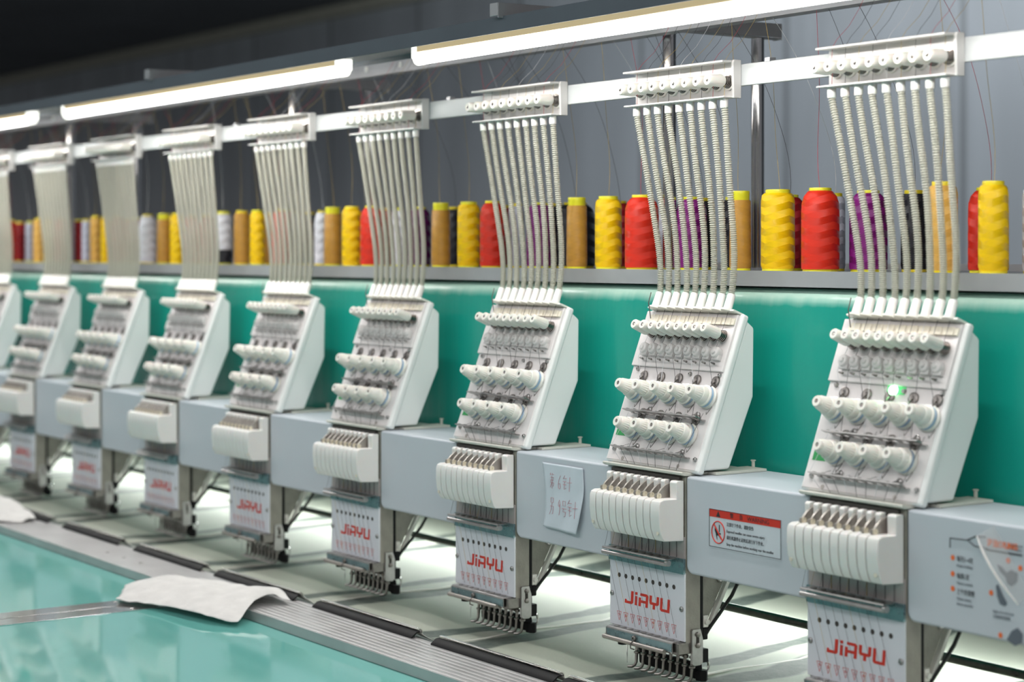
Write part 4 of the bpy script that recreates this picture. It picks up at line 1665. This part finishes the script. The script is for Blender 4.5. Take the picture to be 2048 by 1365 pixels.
GLY = {
    'di': [[(.1, .95), (.3, .85)], [(.2, 1), (.15, .85)], [(.55, 1), (.5, .85)], [(.5, .92), (.8, .9)], [(.15, .72), (.75, .72), (.72, .55), (.2, .55), (.18, .38), (.78, .38), (.7, .18), (.6, .15)], [(.45, .8), (.45, .0)], [(.42, .38), (.1, .08)]],
    '6': [[(.6, 1), (.3, .7), (.15, .35), (.25, .05), (.5, .0), (.65, .2), (.5, .42), (.2, .35)]],
    '9': [[(.6, .8), (.4, 1), (.2, .85), (.2, .62), (.45, .55), (.62, .8), (.55, .3), (.4, 0)]],
    'zhen': [[(.22, 1), (.05, .75)], [(.15, .82), (.42, .82)], [(.05, .6), (.4, .6)], [(.08, .4), (.42, .4)], [(.22, .6), (.22, .08), (.42, .18)], [(.5, .55), (.98, .6)], [(.75, .95), (.75, 0)]],
    'hao': [[(.2, .98), (.7, .98), (.68, .68), (.22, .68), (.2, .98)], [(.05, .5), (.9, .5)], [(.3, .5), (.25, .3), (.7, .3), (.66, .05), (.4, 0)]],
    'ling': [[(.2, 1), (.7, 1), (.68, .72), (.22, .72), (.2, 1)], [(.1, .5), (.8, .5), (.72, .05), (.55, .05)], [(.45, .7), (.35, .3), (.05, .0)]],
}
mb = MB()


def glyph(g, x, z, w, h):
    for st in GLY[g]:
        pts = []
        for a, b_ in st:
            xx, zz = x + a * w, z + b_ * h
            q = (.079 - zz) / .079
            s_ = (xx + .04) / .08
            yy = -.0004 - .0045 * max(q, 0) ** 1.5 * (.4 + .6 * s_) - .0012 * math.sin(s_ * 5 + q * 4) ** 2 - .0005
            pts.append((xx, yy, zz))
        mb.tube(pts, .00022, 5)


glyph('di', -.0270, .0490, .010, .019)
glyph('6', -.0120, .0500, .010, .016)
glyph('zhen', -.0020, .0490, .021, .018)
glyph('ling', -.0270, .0180, .011, .020)
glyph('9', -.0090, .0190, .008, .018)
glyph('hao', -.0005, .0180, .010, .019)
glyph('zhen', .0100, .0180, .021, .021)
mb.build('pen_writing', 'penred', t)
tag(t, 'small curling paper note with red handwriting on the beam cover', 'note')

# oiling instructions on the cover at the right edge
t = empty('instruction_sticker', (.100, -.0002, .9300))


def it(body, x, z, size, m='ink', xs=1.0, bold=0.):
    return text_obj('instruction_text', body, size, T(x, -.0004, z) @ TXT, m, t, 'LEFT', xs, bold=bold)


mb = MB()
mb.tube([(-.0440, -.0003, .0640), (-.0440, -.0003, .0730), (-.0220, -.0003, .0735), (-.0140, -.0003, .0690)], .00045, 6)
mb.tube([(-.0220, -.0003, .0740), (-.0120, -.0003, .0785), (-.0010, -.0003, .0790)], .0006, 6)
mb.tube([(-.0140, -.0003, .0690), (.0020, -.0003, .0690)], .0005, 6)
mb.box((-.0010, -.0004, .0668), (.0420, -.0002, .0684))
mb.build('oil_can_drawing', 'ink', t)
it('注油OILING', .0010, .0740, .0078, 'orange', .86, bold=.00025)
it('Application point', .0285, .0755, .0034, 'greyink', .6)
it('and frequency', .0285, .0720, .0034, 'greyink', .7)
for z, a, b_ in ((.0545, '每天3~4次', 'Point 3-4/day'), (.0385, '每周1次', 'Once a week'), (.0240, '三个月清理', 'Clean every')):
    it(a, -.0355, z, .0060, 'ink', .72)
    it(b_, -.0355, z - .0062, .0040, 'greyink', .9)
it('three months', -.0355, .0130, .0040, 'greyink', .9)
it('Apply oil to the hook', .0080, .0128, .0036, 'greyink', .78)
it('注油及时清理', .0080, .0080, .0040, 'greyink', .85)
for (x, z) in ((-.0405, .0550), (-.0405, .0400), (-.0405, .0262), (.0260, .0610), (.0400, .0560), (.0060, .0290), (.0170, -.0080)):
    pts = [(x + .0024 * math.cos(2 * PI * k / 14), -.0005, z + .0026 * math.sin(2 * PI * k / 14)) for k in range(14)]
    mb = MB()
    mb.add(pts, [tuple(range(14))])
    mb.build('oil_drop_mark', 'orange', t)
mb = MB()


def blob(pts):
    mb.add([(x, -.0004, z) for x, z in pts], [tuple(range(len(pts)))])


blob([(.0130, .0560), (.0190, .0540), (.0240, .0500), (.0300, .0530), (.0370, .0510), (.0360, .0430), (.0300, .0380), (.0250, .0400), (.0230, .0450), (.0160, .0500)])
blob([(.0115, .0360), (.0140, .0380), (.0200, .0280), (.0250, .0220), (.0220, .0190), (.0165, .0200), (.0130, .0270)])
blob([(.0240, -.0110), (.0300, -.0020), (.0370, .0020), (.0430, -.0030), (.0420, -.0110), (.0340, -.0150)])
mb.build('machine_part_drawing', 'greyink', t)
mb = MB()
vs, fs = [], []
for j in range(8):
    s_ = j / 7
    for i in range(8):
        q = i / 7
        x = -.0100 + .0490 * s_ + .0200 * q * (1 - s_ * .4)
        z = .0790 - .0560 * s_ + .0120 * q
        y = -.0008 - .0070 * math.sin(PI * min(1, s_ * .9 + .05)) * (1 - q) ** 1.3
        vs.append((x, y, z))
for j in range(7):
    for i in range(7):
        a = j * 8 + i
        fs.append((a, a + 1, a + 9, a + 8))
mb.add(vs, fs)
pf = mb.build('peeling_film', 'clearfilm', t, sharp=180)
mb = MB()
mb.tube([vs[j * 8] for j in range(8)], [.0005, .0010, .0011, .0011, .0011, .0011, .0009, .0005], 8)
mb.build('film_fold', 'white', pf)
tag(t, 'printed oiling instruction sticker with a peeling clear film, at the right edge', 'sticker')
